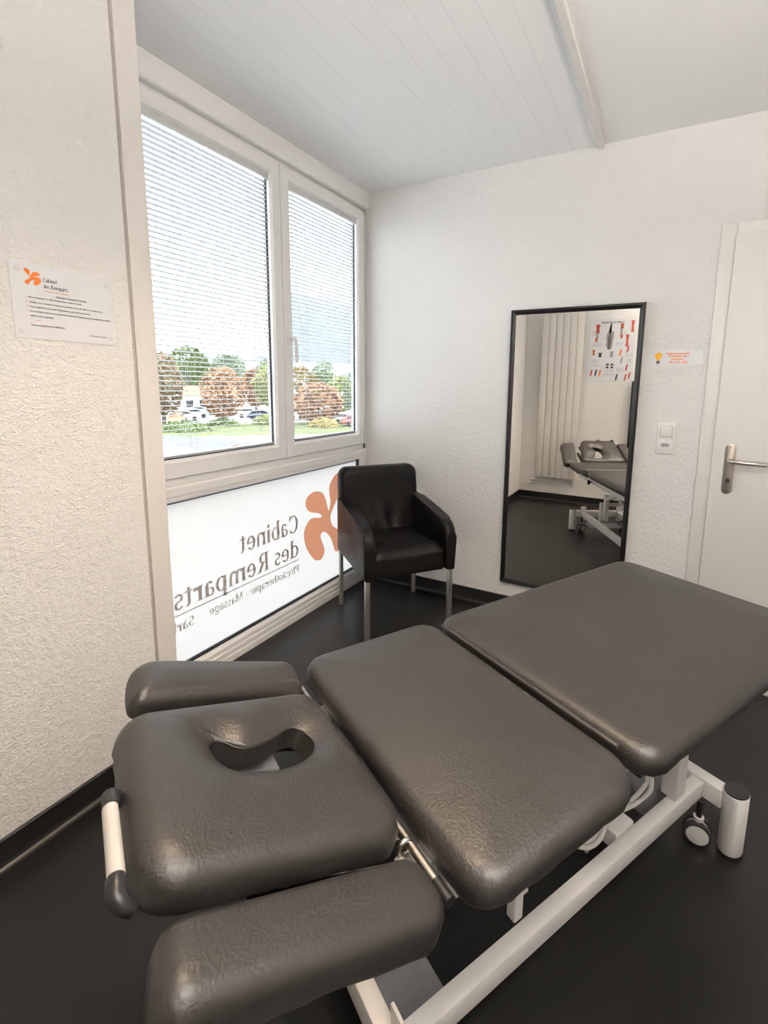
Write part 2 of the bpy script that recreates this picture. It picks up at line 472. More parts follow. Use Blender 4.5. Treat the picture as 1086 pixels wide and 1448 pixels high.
# blind box / fascia under the ceiling
b = MB().prism([(-.085, 2.404), (.006, 2.404), (.013, 2.407), (.018, 2.414), (.019, 2.424), (.019, 2.4975), (-.085, 2.4975)], YW, -.0005, lambda x, z, h: Vector((x, h, z)))
b.build('fascia', M_pvc, win, 40)
def sash(y0, y1, gy0, gy1, gz0=1.012, gz1=2.318, z0=.9355, z1=2.386):
    b = MB()
    x0, x1 = -.055, 0.0
    # four mitred members with a sloping glazing bead
    def ring(o, i):
        (ax, ay0, ay1, az0, az1), (bx, by0, by1, bz0, bz1) = o, i
        P = [Vector((ax, ay0, az0)), Vector((ax, ay1, az0)), Vector((ax, ay1, az1)), Vector((ax, ay0, az1))]
        Q = [Vector((bx, by0, bz0)), Vector((bx, by1, bz0)), Vector((bx, by1, bz1)), Vector((bx, by0, bz1))]
        for k in range(4):
            b.poly([P[k], P[(k + 1) % 4], Q[(k + 1) % 4], Q[k]])
    e = .012
    seq = [(x0, y0, y1, z0, z1), (x1 - .003, y0, y1, z0, z1), (x1, y0 + .003, y1 - .003, z0 + .003, z1 - .003),
           (x1, gy0 - e, gy1 + e, gz0 - e, gz1 + e), (x1 - .003, gy0 - e + .003, gy1 + e - .003, gz0 - e + .003, gz1 + e - .003),
           (x1 - .012, gy0, gy1, gz0, gz1), (x0, gy0, gy1, gz0, gz1)]
    for p, q in zip(seq, seq[1:]): ring(p, q)
    ring(seq[-1], seq[0])
    bmesh.ops.remove_doubles(b.bm, verts=b.bm.verts[:], dist=1e-5)
    s = b.build('sash', M_pvc, win)
    g = MB().box(-.040, gy0 - .006, gz0 - .006, -.034, gy1 + .006, gz1 + .006)
    g.build('glass_pane', M_glass, s)
    k = MB()
    for (a, c, d, f) in ((gy0, gz0, gy1, gz0 + .008), (gy0, gz1 - .008, gy1, gz1), (gy0, gz0, gy0 + .009, gz1), (gy1 - .009, gz0, gy1, gz1)):
        k.box(-.034, a, c, -.028, d, f)
    k.build('gasket', M_gasket, s)
    return s
sL = sash(-1.612, -.768, -1.535, -.834)
sR = sash(-.764, -.030, -.694, -.097)
# handle on the right sash
hb = MB().prism(catmull([(-.743, 1.525), (-.717, 1.525), (-.713, 1.555), (-.717, 1.588), (-.743, 1.588), (-.747, 1.555)], 5), 0, .009, lambda y, z, h: Vector((h, y, z)), .002)
hnd = hb.build('handle', M_pvc, sR, 40)
MB().tube([(.006, -.730, 1.556), (.030, -.730, 1.556), (.040, -.729, 1.552), (.043, -.727, 1.54), (.043, -.724, 1.49), (.042, -.722, 1.445), (.040, -.722, 1.436)],
          [.010, .010, .010, .009, .0085, .0085, .006], 14).build('lever', M_pvc, hnd, 60)
for z in (2.26, .985):
    MB().tube([(.004, -.024, z - .045), (.004, -.024, z + .045)], .006, 12).build('hinge', M_pvc, win, 60)

# ------------------------------------------------------------------ lower frosted window
lw = struct(empty('window_2'), 'low frosted window with mirrored lettering', 'window')
b = MB()
# transom with stepped profile
b.prism([(-.085, .839), (-.006, .839), (-.004, .842), (-.004, .858), (-.001, .860), (-.001, .895), (-.012, .899), (-.012, .9), (-.085, .9)], YW, -.0005, lambda x, z, h: Vector((x, h, z)))
# bottom profile, three small steps down to the floor
b.prism([(-.085, .0), (.012, .0), (.012, .030), (.008, .033), (.008, .058), (.003, .061), (.003, .082), (-.006, .096), (-.085, .096)], YW, -.0005, lambda x, z, h: Vector((x, h, z)))
b.box(-.085, YW, .05, -.006, -1.58, .86, .002).box(-.085, -.078, .05, -.006, -.0005, .86, .002)
b.build('fixed_frame', M_pvc, lw, 30)
MB().box(-.032, -1.60, .09, -.026, -.07, .845).build('frosted_pane', M_frost, lw)
k = MB()
for z in (.0975, .106): k.box(-.026, -1.58, z, -.014, -.078, z + .0035)
for z in (.8355, .827): k.box(-.026, -1.58, z, -.016, -.078, z + .003)
for y in (-.0815, -.092): k.box(-.026, y, .097, -.014, y + .0035, .838)
k.build('gasket', M_gasket, lw)
PX = -.0245
mpY = lambda y0, z0: (lambda x, y: Vector((PX, y0 - x, z0 + y)))
t = MB(); serif_text(t, 'Cabinet', .100, .425, mpY(-.668, .500)); serif_text(t, 'des Remparts', .100, .792, mpY(-.668, .356))
t.build('lettering', M_letter, lw, fixn=False)
t = MB(); t.poly([Vector((PX, -.672, .331)), Vector((PX, -1.58, .3285)), Vector((PX, -1.58, .3335)), Vector((PX, -.672, .336))]).build('rule_line', M_letter, lw)
t = MB(); serif_text(t, 'Physiothérapie - Massage', .042, .615, mpY(-.668, .263)); serif_text(t, 'Sàrl', .045, .105, mpY(-1.362, .258))
t.build('small_lettering', M_letter, lw, fixn=False)
MB().flat(catmull(FLOWER, 6), lambda y, z: Vector((PX, y, z))).build('flower_emblem', M_orange_film, lw)

# ------------------------------------------------------------------ blinds
def blind(name, y0, y1, cords, label, wand):
    root = empty(name, (-.016, (y0 + y1) / 2, 1.02), 0, label, 'blind', 'venetian blinds in the window')
    oy = (y0 + y1) / 2; oz = 1.02
    T = Matrix.Translation((.016, -oy, -oz))
    MB().box(-.027, y0 - .008, 2.290, -.004, y1 + .010, 2.3165, .0015).build('headrail', M_headrail, root, 30, M=T)
    s = MB()
    n = 63; pitch = .02
    for i in range(n):
        z = 2.274 - i * pitch
        if z < 1.036: break
        tilt = math.radians(-13)
        w = .0195
        top = []
        for k in range(5):
            q = (k / 4 - .5)
            x = -.016 + q * w * math.cos(tilt)
            zz = z - q * w * math.sin(tilt) + .0014 * (1 - 4 * q * q)
            top.append((x, zz))
        for (xa, za), (xb, zb) in zip(top, top[1:]):
            s.poly([Vector((xa, y0, za)), Vector((xb, y0, zb)), Vector((xb, y1, zb)), Vector((xa, y1, za))])
    bmesh.ops.remove_doubles(s.bm, verts=s.bm.verts[:], dist=1e-6)
    bmesh.ops.solidify(s.bm, geom=s.bm.faces[:], thickness=.0004)
    s.build('slats', M_slat, root, M=T)
    MB().box(-.025, y0, 1.020, -.007, y1, 1.030, .0015).build('bottom_rail', M_slat, root, M=T)
    for y in cords:
        c = MB()
        for x in (-.0255, -.0065): c.tube([(x, y - .004, 1.03), (x, y - .004, 2.292)], .0007, 5)
        c.tube([(-.0065, y + .006, 1.03), (-.0065, y + .006, 2.292)], .0007, 5)
        c.build('ladder_cord', M_cord, root, M=T)
    MB().tube([(-.003, wand, 2.300), (-.001, wand + .012, 2.1), (0, wand - .004, 1.85), (0, wand + .022, 1.62), (0, wand + .052, 1.46)], .0009, 6).build('pull_cord', M_cord, root, M=T)
    return root
blind('venetian_blind', -1.522, -.852, (-1.345, -.945), 'large white venetian blind on the wider left window sash', -1.45)
blind('venetian_blind', -.688, -.120, (-.579, -.186), 'narrower white venetian blind on the right window sash', -.66)

# ------------------------------------------------------------------ door
dr = struct(empty('door_1'), 'white door with steel lever handle', 'door')
DX0, DX1 = 1.906, 2.83
f = MB()
f.box(DX0, -.016, 0, DX0 + .060, -.0003, 2.053, .003).box(DX1 - .060, -.016, 0, DX1, -.0003, 2.053, .003).box(DX0 + .060, -.016, 1.998, DX1 - .060, -.0003, 2.053, .003)
f.build('door_frame', M_door, dr, 40)
leaf = MB().box(1.962, -.030, .006, DX1 - .056, -.0165, 2.002, .002).build('door_leaf', M_door, dr, 40)
cx, cz = 2.031, .962
pl = [(cx + .021 * math.cos(a), (cz + .095 if math.sin(a) >= 0 else cz - .100) + .021 * math.sin(a)) for a in [2 * PI * k / 32 for k in range(32)]]
plate = MB().prism(pl, -.030, -.037, lambda x, z, h: Vector((x, h, z)), .002).build('handle_plate', M_nickel, leaf, 40)
MB().tube([(cx, -.036, 1.000), (cx, -.070, 1.000), (cx + .006, -.081, 1.0), (cx + .018, -.086, .999), (cx + .07, -.086, .997), (cx + .128, -.084, .995), (cx + .134, -.082, .995)],
          [.0105, .0105, .0105, .0105, .0105, .0105, .008], 16).build('lever', M_rod, plate, 60)
MB().tube([(cx, -.0365, .905), (cx, -.0385, .905)], .0085, 16).build('keyhole', M_black, plate)
MB().tube([(cx, -.0365, 1.062), (cx, -.039, 1.062)], .004, 12).build('screw', M_rod, plate)

# ------------------------------------------------------------------ mirror
mx0, mx1, mz0, mz1 = .962, 1.626, .176, 1.737
mr = empty('wall_mirror', ((mx0 + mx1) / 2, 0, mz0), 0, 'tall black framed mirror hanging on the white wall', 'mirror')
T = Matrix.Translation((-(mx0 + mx1) / 2, 0, -mz0))
def frame_ring(x0, x1, z0, z1, prof):
    b = MB(); rings = []
    for ins, y in prof:
        rings.append([b.bm.verts.new(p) for p in ((x0 + ins, y, z0 + ins), (x1 - ins, y, z0 + ins), (x1 - ins, y, z1 - ins), (x0 + ins, y, z1 - ins))])
    for A_, B_ in zip(rings, rings[1:] + rings[:1]):
        for k in range(4): b.bm.faces.new((A_[k], A_[(k + 1) % 4], B_[(k + 1) % 4], B_[k]))
    return b
frame_ring(mx0, mx1, mz0, mz1, [(0, -.002), (0, -.026), (.004, -.030), (.012, -.030), (.016, -.026), (.022, -.024), (.026, -.020), (.026, -.002)]).build('mirror_frame', M_blackframe, mr, M=T)
MB().box(mx0 + .024, -.018, mz0 + .024, mx1 - .024, -.006, mz1 - .024).build('mirror_glass', M_mirror, mr, M=T)

# ------------------------------------------------------------------ small sign, switch
sg = empty('reminder_sign', (1.776, 0, 1.472), 0, 'small white laminated strip with orange writing beside the door frame', 'sign')
SM = lambda a, bb: Vector((a * .108, -.0022, bb * .037))
MB().box(-.108, -.0018, -.037, .108, -.0004, .037).build('paper', M_paper, sg)
bulb = [(-.72 + .145 * math.cos(t_), .28 + .42 * math.sin(t_)) for t_ in [math.radians(-58 + k * 296 / 24) for k in range(25)]] + [(-.795, -.32), (-.645, -.32)]
bulb = bulb[:25] + [(-.80, -.30), (-.64, -.30)]
MB().flat(bulb, SM).build('bulb_drawing', M_yellow, sg)
MB().flat([(-.79, -.34), (-.65, -.34), (-.65, -.62), (-.69, -.76), (-.75, -.76), (-.79, -.62)], SM).build('bulb_cap', M_ink, sg)
for (tx, x0, w, z) in (('Éteignez les lumières', -.40, .88, .44), ('à l’intérieur des', -.31, .70, .10), ('sanitaires', -.20, .46, -.27), ('s’il vous plaît', -.31, .74, -.66)):
    sans_text('writing', tx, .0098, w * .108, SM(x0, z), (1, 0, 0), (0, 0, 1), M_orange, sg)

sw = empty('light_switch', (1.762, 0, 1.081), 0, 'white light switch with a socket below it near the door', 'switch')
w2, h2 = .041, .077
MB().box(-w2, -.0105, -h2, w2, -.0005, h2, .004, 3).build('cover_plate', M_switch, sw, 40)
MB().box(-.031, -.0125, .004, .031, -.009, .066, .002).build('switch_insert', M_switch, sw, 40)
rk = MB().box(-.024, -.0165, .012, .024, -.012, .060, .002)
rk.build('rocker', M_switch, sw, 40)
MB().box(-.0262, -.0128, .0098, .0262, -.0122, .0622).build('rocker_shadow_gap', M_groove, sw)  # grey sheet in place of the shadow round the rocker
so = MB().box(-.031, -.0125, -.066, .031, -.009, -.004, .002).build('socket', M_switch, sw, 40)
hex_ = [(-.021, -.031), (-.012, -.022), (.012, -.022), (.021, -.031), (.012, -.040), (-.012, -.040)]
MB().prism(hex_, -.0124, -.0130, lambda x, z, h: Vector((x, h, z))).build('socket_recess', M_greyink, so)
for x in (-.0095, 0, .0095):
    MB().tube([(x, -.0129, -.033 if x else -.028), (x, -.0136, -.033 if x else -.028)], .0022, 10).build('pin_hole', M_ink, so)

# ------------------------------------------------------------------ paper notice on the left wall
nt_ = empty('paper_notice', (XL, -1.909, 1.54), 0, 'white laminated clinic notice taped to the roughcast left wall', 'notice')
NM = lambda a, bb, d=.0026: Vector((d, -.131 + a * .262, .097 - bb * .194 - .004 * a))
MB().prism([(0, 0), (1, 0), (1, 1), (0, 1)], .0005, .0018, lambda a, bb, h: NM(a, bb, h)).build('paper', M_paper, nt_)
fl = [((-(y + .42)) / .36, (z - .50) / .46) for y, z in FLOWER]
MB().flat(catmull(fl, 4), lambda a, bb: NM(.195 + a * .14, .185 - bb * .19)).build('flower_logo', M_orange, nt_)
t = MB()
serif_text(t, 'Cabinet', .0105, .035, lambda x, y: NM(.29 + x / .262, .215 - y / .194))
serif_text(t, 'des Remparts', .0105, .061, lambda x, y: NM(.29 + x / .262, .300 - y / .194))
t.build('heading', M_ink, nt_, fixn=False)
lines = [('Physiothérapie - Massage', .30, .22, .342, .0022, M_orange), ('Informations aux patients et visiteurs', .40, .30, .405, .0042, M_ink),
         ('Merci de patienter en salle d’attente avant la séance de soins', .145, .50, .455, .0036, M_ink),
         ('Veuillez vous présenter à l’heure et prévenir en cas de retard ou d’absence svp', .145, .72, .520, .0036, M_ink),
         ('Tout rendez-vous non annulé vingt-quatre heures avant sera facturé', .145, .58, .580, .0036, M_ink),
         ('Une serviette propre est à prendre avec vous pour chaque séance de traitement au cabinet', .145, .80, .640, .0036, M_ink),
         ('selon les besoins', .145, .21, .700, .0036, M_ink), ('merci', .19, .04, .760, .0026, M_orange),
         ('Nous vous souhaitons un bon rétablissement', .145, .31, .825, .0040, M_ink), ('Votre équipe du cabinet', .70, .19, .895, .0034, M_ink)]
for tx, a0, w, bb, h, m_ in lines:
    sans_text('writing', tx, h, w * .262, NM(a0, bb), (0, 1, -.015), (0, 0, 1), m_, nt_)
for bb in (.455, .52, .58, .64):
    MB().lathe([(0, .0003), (.0011, .0003), (.0011, 0)], Matrix.Translation(NM(.125, bb - .01)) @ Matrix.Rotation(PI / 2, 4, 'Y'), 10).build('bullet', M_red, nt_)
M_dot = mat('clear_tape', (0.70, 0.69, 0.68), 0.25)
for a, bb in ((.07, .10), (.93, .10), (.06, .90), (.94, .90)):
    MB().lathe([(0, .0006), (.0055, .0006), (.006, 0)], Matrix.Translation(NM(a, bb, .0018)) @ Matrix.Rotation(PI / 2, 4, 'Y'), 20).build('adhesive_dot', M_dot, nt_)

# ------------------------------------------------------------------ cushions
def rounded(corners, radii, seg=8, step=.025):
    """rounded polygon as dense list of points"""
    n = len(corners); out = []
    for i in range(n):
        p = Vector(corners[i]); a = Vector(corners[i - 1]); c = Vector(corners[(i + 1) % n])
        u = (a - p).normalized(); v = (c - p).normalized()
        half = math.acos(max(-1, min(1, u.dot(v)))) / 2
        r = radii[i] if isinstance(radii, (list, tuple)) else radii
        tl = r / math.tan(half)
        cen = p + (u + v).normalized() * (r / math.sin(half))
        s = p + u * tl - cen; e = p + v * tl - cen
        a0 = math.atan2(s.y, s.x); a1 = math.atan2(e.y, e.x)
        d = (a1 - a0 + PI) % (2 * PI) - PI
        for k in range(seg + 1):
            t = a0 + d * k / seg
            out.append(cen + r * Vector((math.cos(t), math.sin(t))))
    dense = []
    for i in range(len(out)):
        p, q = out[i], out[(i + 1) % len(out)]
        m = max(1, int((q - p).length / step))
        for k in range(m): dense.append(p + (q - p) * (k / m))
    return dense
def seg_dist(p, poly):
    best = 1e9
    for i in range(len(poly)):
        a, c = poly[i], poly[(i + 1) % len(poly)]
        ab = c - a
        t = max(0, min(1, (p - a).dot(ab) / max(ab.length_squared, 1e-12)))
        best = min(best, (p - (a + ab * t)).length)
    return best
def cast(c, ang, poly):
    d = Vector((math.cos(ang), math.sin(ang))); best = None
    for i in range(len(poly)):
        a, e = poly[i] - c, poly[(i + 1) % len(poly)] - c
        s = e - a
        den = d.x * s.y - d.y * s.x
        if abs(den) < 1e-12: continue
        t = (a.x * s.y - a.y * s.x) / den
        u = (a.x * d.y - a.y * d.x) / den
        if t > 0 and -1e-6 <= u <= 1 + 1e-6 and (best is None or t > best): best = t
    return c + d * (best or 0)
def cushion(outline, T, D, crown, rs, mp, hole=None, hdip=.02, hw=.06, center=None, disp=None, pleat=0.0):
    """upholstered pad: outline in its own plane, crowned top, soft shoulder, tucked bottom edge. mp(a,b,w)->Vector"""
    c = center or sum(outline, Vector((0, 0))) / len(outline)
    b = MB(); bm = b.bm
    n = len(outline)
    angs = [math.atan2((p - c).y, (p - c).x) for p in outline]
    inner = [cast(c, a, hole) for a in angs] if hole else [c + (p - c) * .03 for p in outline]
    def top(p, d):
        x = min(d / D, 1); w = -crown * (1 - x) ** 2.0
        if d < rs: w -= rs * (1 - math.sqrt(max(0, 1 - (1 - d / rs) ** 2)))
        if hole:
            dh = seg_dist(p, hole)
            if dh < hw: w -= hdip * (1 - dh / hw) ** 2
        if disp: w += disp(p, d)
        return w
    def ring(f): return [bm.verts.new(f(i)) for i in range(n)]
    rings = []
    def sidepoint(ins, w):
        def f(i):
            p = outline[i]; dd = (c - p); q = p + dd.normalized() * ins
            if pleat and w < -T * .7:
                k = pleat * noise.noise(Vector((p.x * 60, p.y * 60, w * 30)))
                return mp(q.x + dd.normalized().x * k, q.y + dd.normalized().y * k, w + k * .8)
            return mp(q.x, q.y, w)
        return f
    wtop = -(crown + rs)
    rings.append(ring(sidepoint(.016, -T)))
    rings.append(ring(sidepoint(.005, -T + .001)))
    rings.append(ring(sidepoint(.001, -T + .007)))
    if -T + .02 < wtop: rings.append(ring(sidepoint(0, -T + .018)))
    ts = [0, .004, .012, .025, .045, .07, .10, .14, .19, .25, .33, .43, .55, .68, .80, .90, .97, 1.0]
    if hole: ts = [0, .006, .02, .04, .07, .11, .16, .23, .31, .40, .50, .60, .69, .77, .84, .90, .95, .98, 1.0]
    for t in ts:
        def f(i, t=t):
            p = outline[i] + (inner[i] - outline[i]) * t
            d = 0 if t == 0 else seg_dist(p, outline)
            return mp(p.x, p.y, top(p, d))
        rings.append(ring(f))
    if hole:
        for w in (-.034, -.05, -T + .002, -T):
            rings.append(ring(lambda i, w=w: mp(inner[i].x, inner[i].y, w - .0)))
    for Ra, Rb in zip(rings, rings[1:]):
        for k in range(n):
            bm.faces.new((Ra[k], Ra[(k + 1) % n], Rb[(k + 1) % n], Rb[k]))
    if hole:
        for k in range(n): bm.faces.new((rings[-1][k], rings[-1][(k + 1) % n], rings[0][(k + 1) % n], rings[0][k]))
    else:
        bm.faces.new(rings[-1]); bm.faces.new(rings[0][::-1])
    return b

# ------------------------------------------------------------------ treatment table
TZ = .6639
tb = empty('treatment_table', (1.4951, -1.6205, 0), 1.0819, 'adjustable dark grey massage table on a white wheeled base', 'massage table')
flatmap = lambda dz=0: (lambda u, v, w: Vector((u, v, TZ + dz + w)))
V2 = lambda *p: [Vector(q) for q in p]
cushion(rounded(V2((.006, -.334), (.944, -.334), (.944, .330), (.006, .330)), [.055, .07, .07, .05]), .068, .21, .020, .024, flatmap(.004), pleat=.003).build('leg_cushion', M_leather, tb, 180)
cushion(rounded(V2((-.418, -.338), (-.016, -.338), (-.016, .338), (-.412, .344)), [.06, .07, .06, .055]), .068, .21, .020, .024, flatmap(.002), pleat=.003).build('seat_cushion', M_leather, tb, 180)
S = .40; cS, sS = math.cos(S), math.sin(S)
def headmap(dw=0):
    def f(a, v, w):
        w += dw
        return Vector((-.425 - a * cS + w * sS, v, TZ + a * sS + w * cS))
    return f
hole = [Vector(p) for p in catmull([(.275, .020), (.269, .032), (.258, .039), (.246, .036), (.231, .023), (.216, .018), (.193, .022), (.171, .032), (.150, .046), (.124, .066), (.101, .075), (.086, .068), (.079, .052), (.075, .036), (.078, .019), (.090, .000), (.109, -.017), (.132, -.030), (.157, -.040), (.190, -.046), (.221, -.047), (.243, -.043), (.259, -.031), (.270, -.012)], 3)]
hc = Vector((.172, -.004))
head = cushion(rounded(V2((.004, .205), (.008, -.204), (.402, -.222), (.404, .102)), [.05, .05, .055, .055], step=.012), .068, .16, .016, .028, headmap(.003), hole=hole, hdip=.026, hw=.075, center=hc, pleat=.002).build('head_cushion', M_leather, tb, 180)
# welt seam round the breathing hole
rim = MB(); rim.tube([headmap()(p.x, p.y, -.0265) for p in hole] + [headmap()(hole[0].x, hole[0].y, -.0265)], .0013, 6, caps=False)
rim.build('seam', M_leather, head, 180)
cushion(rounded(V2((.004, -.217), (.004, -.322), (.392, -.335), (.376, -.236)), [.035, .04, .03, .03]), .066, .12, .014, .022, headmap(-.022), pleat=.002).build('armrest_cushion', M_leather, tb, 180)
cushion(rounded(V2((-.016, .368), (.000, .245), (.374, .170), (.368, .312)), [.035, .02, .02, .06]), .062, .10, .012, .024, headmap(-.014), pleat=.002).build('armrest_cushion', M_leather, tb, 180)
# thin dark board under every cushion
brd = MB()
brd.box(.03, -.30, TZ - .082, .92, .30, TZ - .066)
brd.box(-.395, -.30, TZ - .084, -.035, .31, TZ - .068)
brd.build('base_board', M_black, tb)
hb_ = MB()
hm = headmap()
def hbox(mb, a0, a1, v0, v1, w0, w1):
    pts = [(a0, v0), (a1, v0), (a1, v1), (a0, v1)]
    mb.prism(pts, w0, w1, lambda a, v, w: hm(a, v, w))
for (v0, v1) in ((-.15, -.09), (.11, .165)): hbox(hb_, .02, .36, v0 - .02, v1 - .04, -.082, -.068)
hbox(hb_, .02, .36, -.305, -.255, -.104, -.088); hbox(hb_, .03, .33, .23, .29, -.092, -.076)
hbox(hb_, .02, .25, -.262, -.185, -.098, -.084)  # added black filler that keeps the gap beside the armrest dark
hb_.build('head_board_and_gap_filler', M_black, tb)
sp_ = MB(); hbox(sp_, .112, .216, .054, .112, -.094, -.090)
sp_.build('support_plate', M_plate, tb)
rl = MB(); rl.tube([(-.006, -.270, TZ - .018), (-.006, .285, TZ - .018)], .0055, 10); rl.build('hinge_rail', M_darkrail, tb, 60)
# bar handle at the head end
gr = MB(); gr.tube([hm(.4185, -.192, -.030), hm(.4210, -.088, -.030)], .0092, 16); gb = gr.build('grip_bar', M_grip, tb, 60)
for v0, v1, vend in ((-.192, -.214, -.218), (-.088, -.066, -.060)):
    e = MB(); e.tube([hm(.4195, v0, -.030), hm(.4200, v1, -.030), hm(.4130, vend, -.036), hm(.4000, vend, -.044)], [.0100, .0100, .0092, .008], 14); e.build('grip_end', M_black, gb, 60)
# under-frame
uf = MB()
for s_ in (-1, 1):
    uf.box(-.40, s_ * .215 - .0225, .515, .86, s_ * .215 + .0225, .560, .004)
uf.box(-.40, -.20, .515, -.36, .20, .555, .004).box(.83, -.2, .52, .87, .2, .555, .004).box(.02, -.2, .52, .06, .2, .555, .004)
for u in (-.30, -.10, .15, .75):
    for s_ in (-1, 1): uf.box(u - .02, s_ * .215 - .015, .555, u + .02, s_ * .215 + .015, .584)
uf.build('upper_frame', M_frame, tb, 40)
# hinge between seat and head cushions
hg = MB(); hg.tube([(-.437, .15, TZ - .05), (-.437, .27, TZ - .05)], .008, 12); hg.build('hinge_rod', M_rod, tb, 60)
hg = MB(); hg.tube([(-.437, -.265, TZ - .050), (-.437, -.150, TZ - .050)], .008, 12)
hgo = hg.build('hinge_rod', M_rod, tb, 60)
e = MB(); e.tube([(-.437, -.296, TZ - .050), (-.437, -.262, TZ - .050)], .0098, 12); e.build('rod_cap', M_black, hgo, 60)
e = MB(); e.tube([(-.446 + .012 * math.cos(a), -.193, TZ - .050 + .012 * math.sin(a)) for a in [2 * PI * k / 20 for k in range(21)]], .004, 8, caps=False)
e.build('locking_ring', M_rod, hgo, 180)
for s_ in (-1, 1):
    k = MB(); k.box(-.46, s_ * .20 - .02, TZ - .11, -.40, s_ * .20 + .02, TZ - .072, .004); k.build('hinge_bracket', M_frame, tb, 40)
    k = MB(); k.prism([(-.40, .556), (-.40, .535), (-.55, .60), (-.72, .675), (-.72, .69)], s_ * .15 - .01, s_ * .15 + .01, lambda u, z, v: Vector((u, v, z))); k.build('head_support_arm', M_black, tb)
# base: two longitudinal beams, two cross bars
for s_ in (-1, 1):
    k = MB(); k.box(-.428, s_ * .163 - .0175, .135, .622, s_ * .163 + .0175, .185, .003); k.build('base_beam', M_frame, tb, 40)
    k = MB(); k.box(.478, s_ * .150 - .022, .186, .528, s_ * .150 + .022, TZ - .084, .003); k.build('post', M_frame, tb, 40)
    k = MB(); k.box(-.10, s_ * .105 - .0175, .20, -.06, s_ * .105 + .0175, .42, .003)
    k.prism([(-.10, .38), (-.05, .38), (.28, .515), (.20, .53)], s_ * .105 - .016, s_ * .105 + .016, lambda u, z, v: Vector((u, v, z)))
    k.build('lift_arm', M_frame, tb, 40)
for u0, u1 in ((.622, .664), (-.464, -.428)):
    k = MB(); k.box(u0, -.228, .133, u1, .228, .190, .003); k.build('cross_bar', M_frame, tb, 40)
FOOT = [(.650, -.254), (.650, .254), (-.452, -.254), (-.452, .254)]
for u, v in FOOT:
    k = MB(); k.lathe([(0, .012), (.0325, .012), (.0335, .014), (.0335, .196), (.031, .199), (0, .199)], Matrix.Translation((u, v, 0)) @ Matrix.Diagonal((1.1, .92, 1, 1)), 36)
    fo = k.build('foot', M_frame, tb, 40)
    k = MB(); k.lathe([(0, .2005), (.0315, .2005), (.0325, .199), (.0325, .1965)], Matrix.Translation((u, v, .001)) @ Matrix.Diagonal((1.1, .92, 1, 1)), 36); k.build('top_cap', M_black, fo, 40)
    k = MB(); k.lathe([(0, .0005), (.029, .0005), (.031, .004), (.031, .010), (.0325, .0125), (0, .0125)], Matrix.Translation((u, v, 0)) @ Matrix.Diagonal((1.1, .92, 1, 1)), 36); k.build('rubber_pad', M_rubber, fo, 40)
def caster(u, v, rot):
    Mx = Matrix.Translation((u, v, .038)) @ Matrix.Rotation(rot, 4, 'Z') @ Matrix.Rotation(PI / 2, 4, 'X')
    k = MB(); k.lathe([(0, -.004), (.012, -.004), (.028, -.006), (.031, -.0065), (.031, .0065), (.028, .006), (.012, .004), (0, .004)], Mx, 32)
    st = Matrix.Translation((u, v, 0))
    k.tube([st @ Vector((0, 0, .075)), st @ Vector((0, 0, .086))], .014, 16)
    ca = k.build('caster', M_wheel, tb, 40)
    for s_ in (-1, 1):
        k = MB(); k.lathe([(.029, s_ * .007), (.0372, s_ * .007), (.0375, s_ * .009), (.0375, s_ * .018), (.035, s_ * .021), (.029, s_ * .0215), (.029, s_ * .007)], Mx, 40); k.build('tyre', M_rubber, ca, 40)
        k = MB(); k.lathe([(.0292, s_ * .008), (.0292, s_ * .0212), (.024, s_ * .0225), (0, s_ * .0235)], Mx, 40); k.build('hub', M_wheel, ca, 40)
    k = MB(); k.tube([st @ Vector((0, 0, .08)), st @ Vector((0, 0, .135))], .008, 14); k.build('stem', M_black, ca, 60)
caster(.600, -.185, -1.1); caster(.600, .185, .8); caster(-.40, -.185, .2); caster(-.40, .185, 1.1)
k = MB(); k.box(-.128, -.145, .186, -.102, -.120, .318, .003).box(-.128, .120, .186, -.102, .145, .318, .003).box(-.128, -.145, .318, -.102, .145, .346, .003); k.build('lift_frame', M_frame, tb, 40)
for s_ in (-1, 1):
    k = MB(); k.box(-.436, s_ * .163 - .026, .100, -.4285, s_ * .163 + .026, .232, .002); k.build('beam_end_plate', M_frame, tb, 40)
k = MB(); k.box(-.428, -.145, .072, -.275, .145, .076); k.build('base_plate', M_plate, tb)
k = MB(); k.box(.44, -.11, .10, .60, .10, .165, .012); k.build('motor_cover', M_plate, tb, 40)
k = MB(); k.tube([(.42, 0, .15), (.10, 0, .30)], .026, 20); k.tube([(.11, 0, .295), (-.06, 0, .375)], .014, 16); k.build('lift_motor', M_frame, tb, 60)
k = MB(); k.box(.24, -.145, .142, .32, -.07, .192, .004); k.build('motor_bracket', M_frame, tb, 40)
def smooth_path(pts, n=8):
    P = [Vector(p) for p in pts]; P = [P[0] * 2 - P[1]] + P + [P[-1] * 2 - P[-2]]; out = []
    for i in range(1, len(P) - 2):
        for j in range(n):
            t = j / n; a, b_, c, d = P[i - 1:i + 3]
            out.append(.5 * (2 * b_ + (c - a) * t + (2 * a - 5 * b_ + 4 * c - d) * t * t + (3 * b_ - a - 3 * c + d) * t ** 3))
    out.append(P[-2]); return out
for dz, dv in ((0, 0), (.012, .012)):
    k = MB(); k.tube(smooth_path([(.085, -.14 + dv, .249), (.135, -.138 + dv, .215), (.183, -.135 + dv, .207), (.229, -.132 + dv, .243), (.35, -.125 + dv, .208), (.43, -.120 + dv, .200 + dz), (.445, -.118 + dv, .226), (.45, -.10, .30 + dz)]), .0058, 10)
    k.build('cable', M_cable, tb, 180)
k = MB(); k.tube(smooth_path([(.135, -.130, .195), (.165, -.122, .20), (.205, -.120, .215), (.232, -.125, .240)]), .0055, 10); k.build('cable', M_cable, tb, 180)
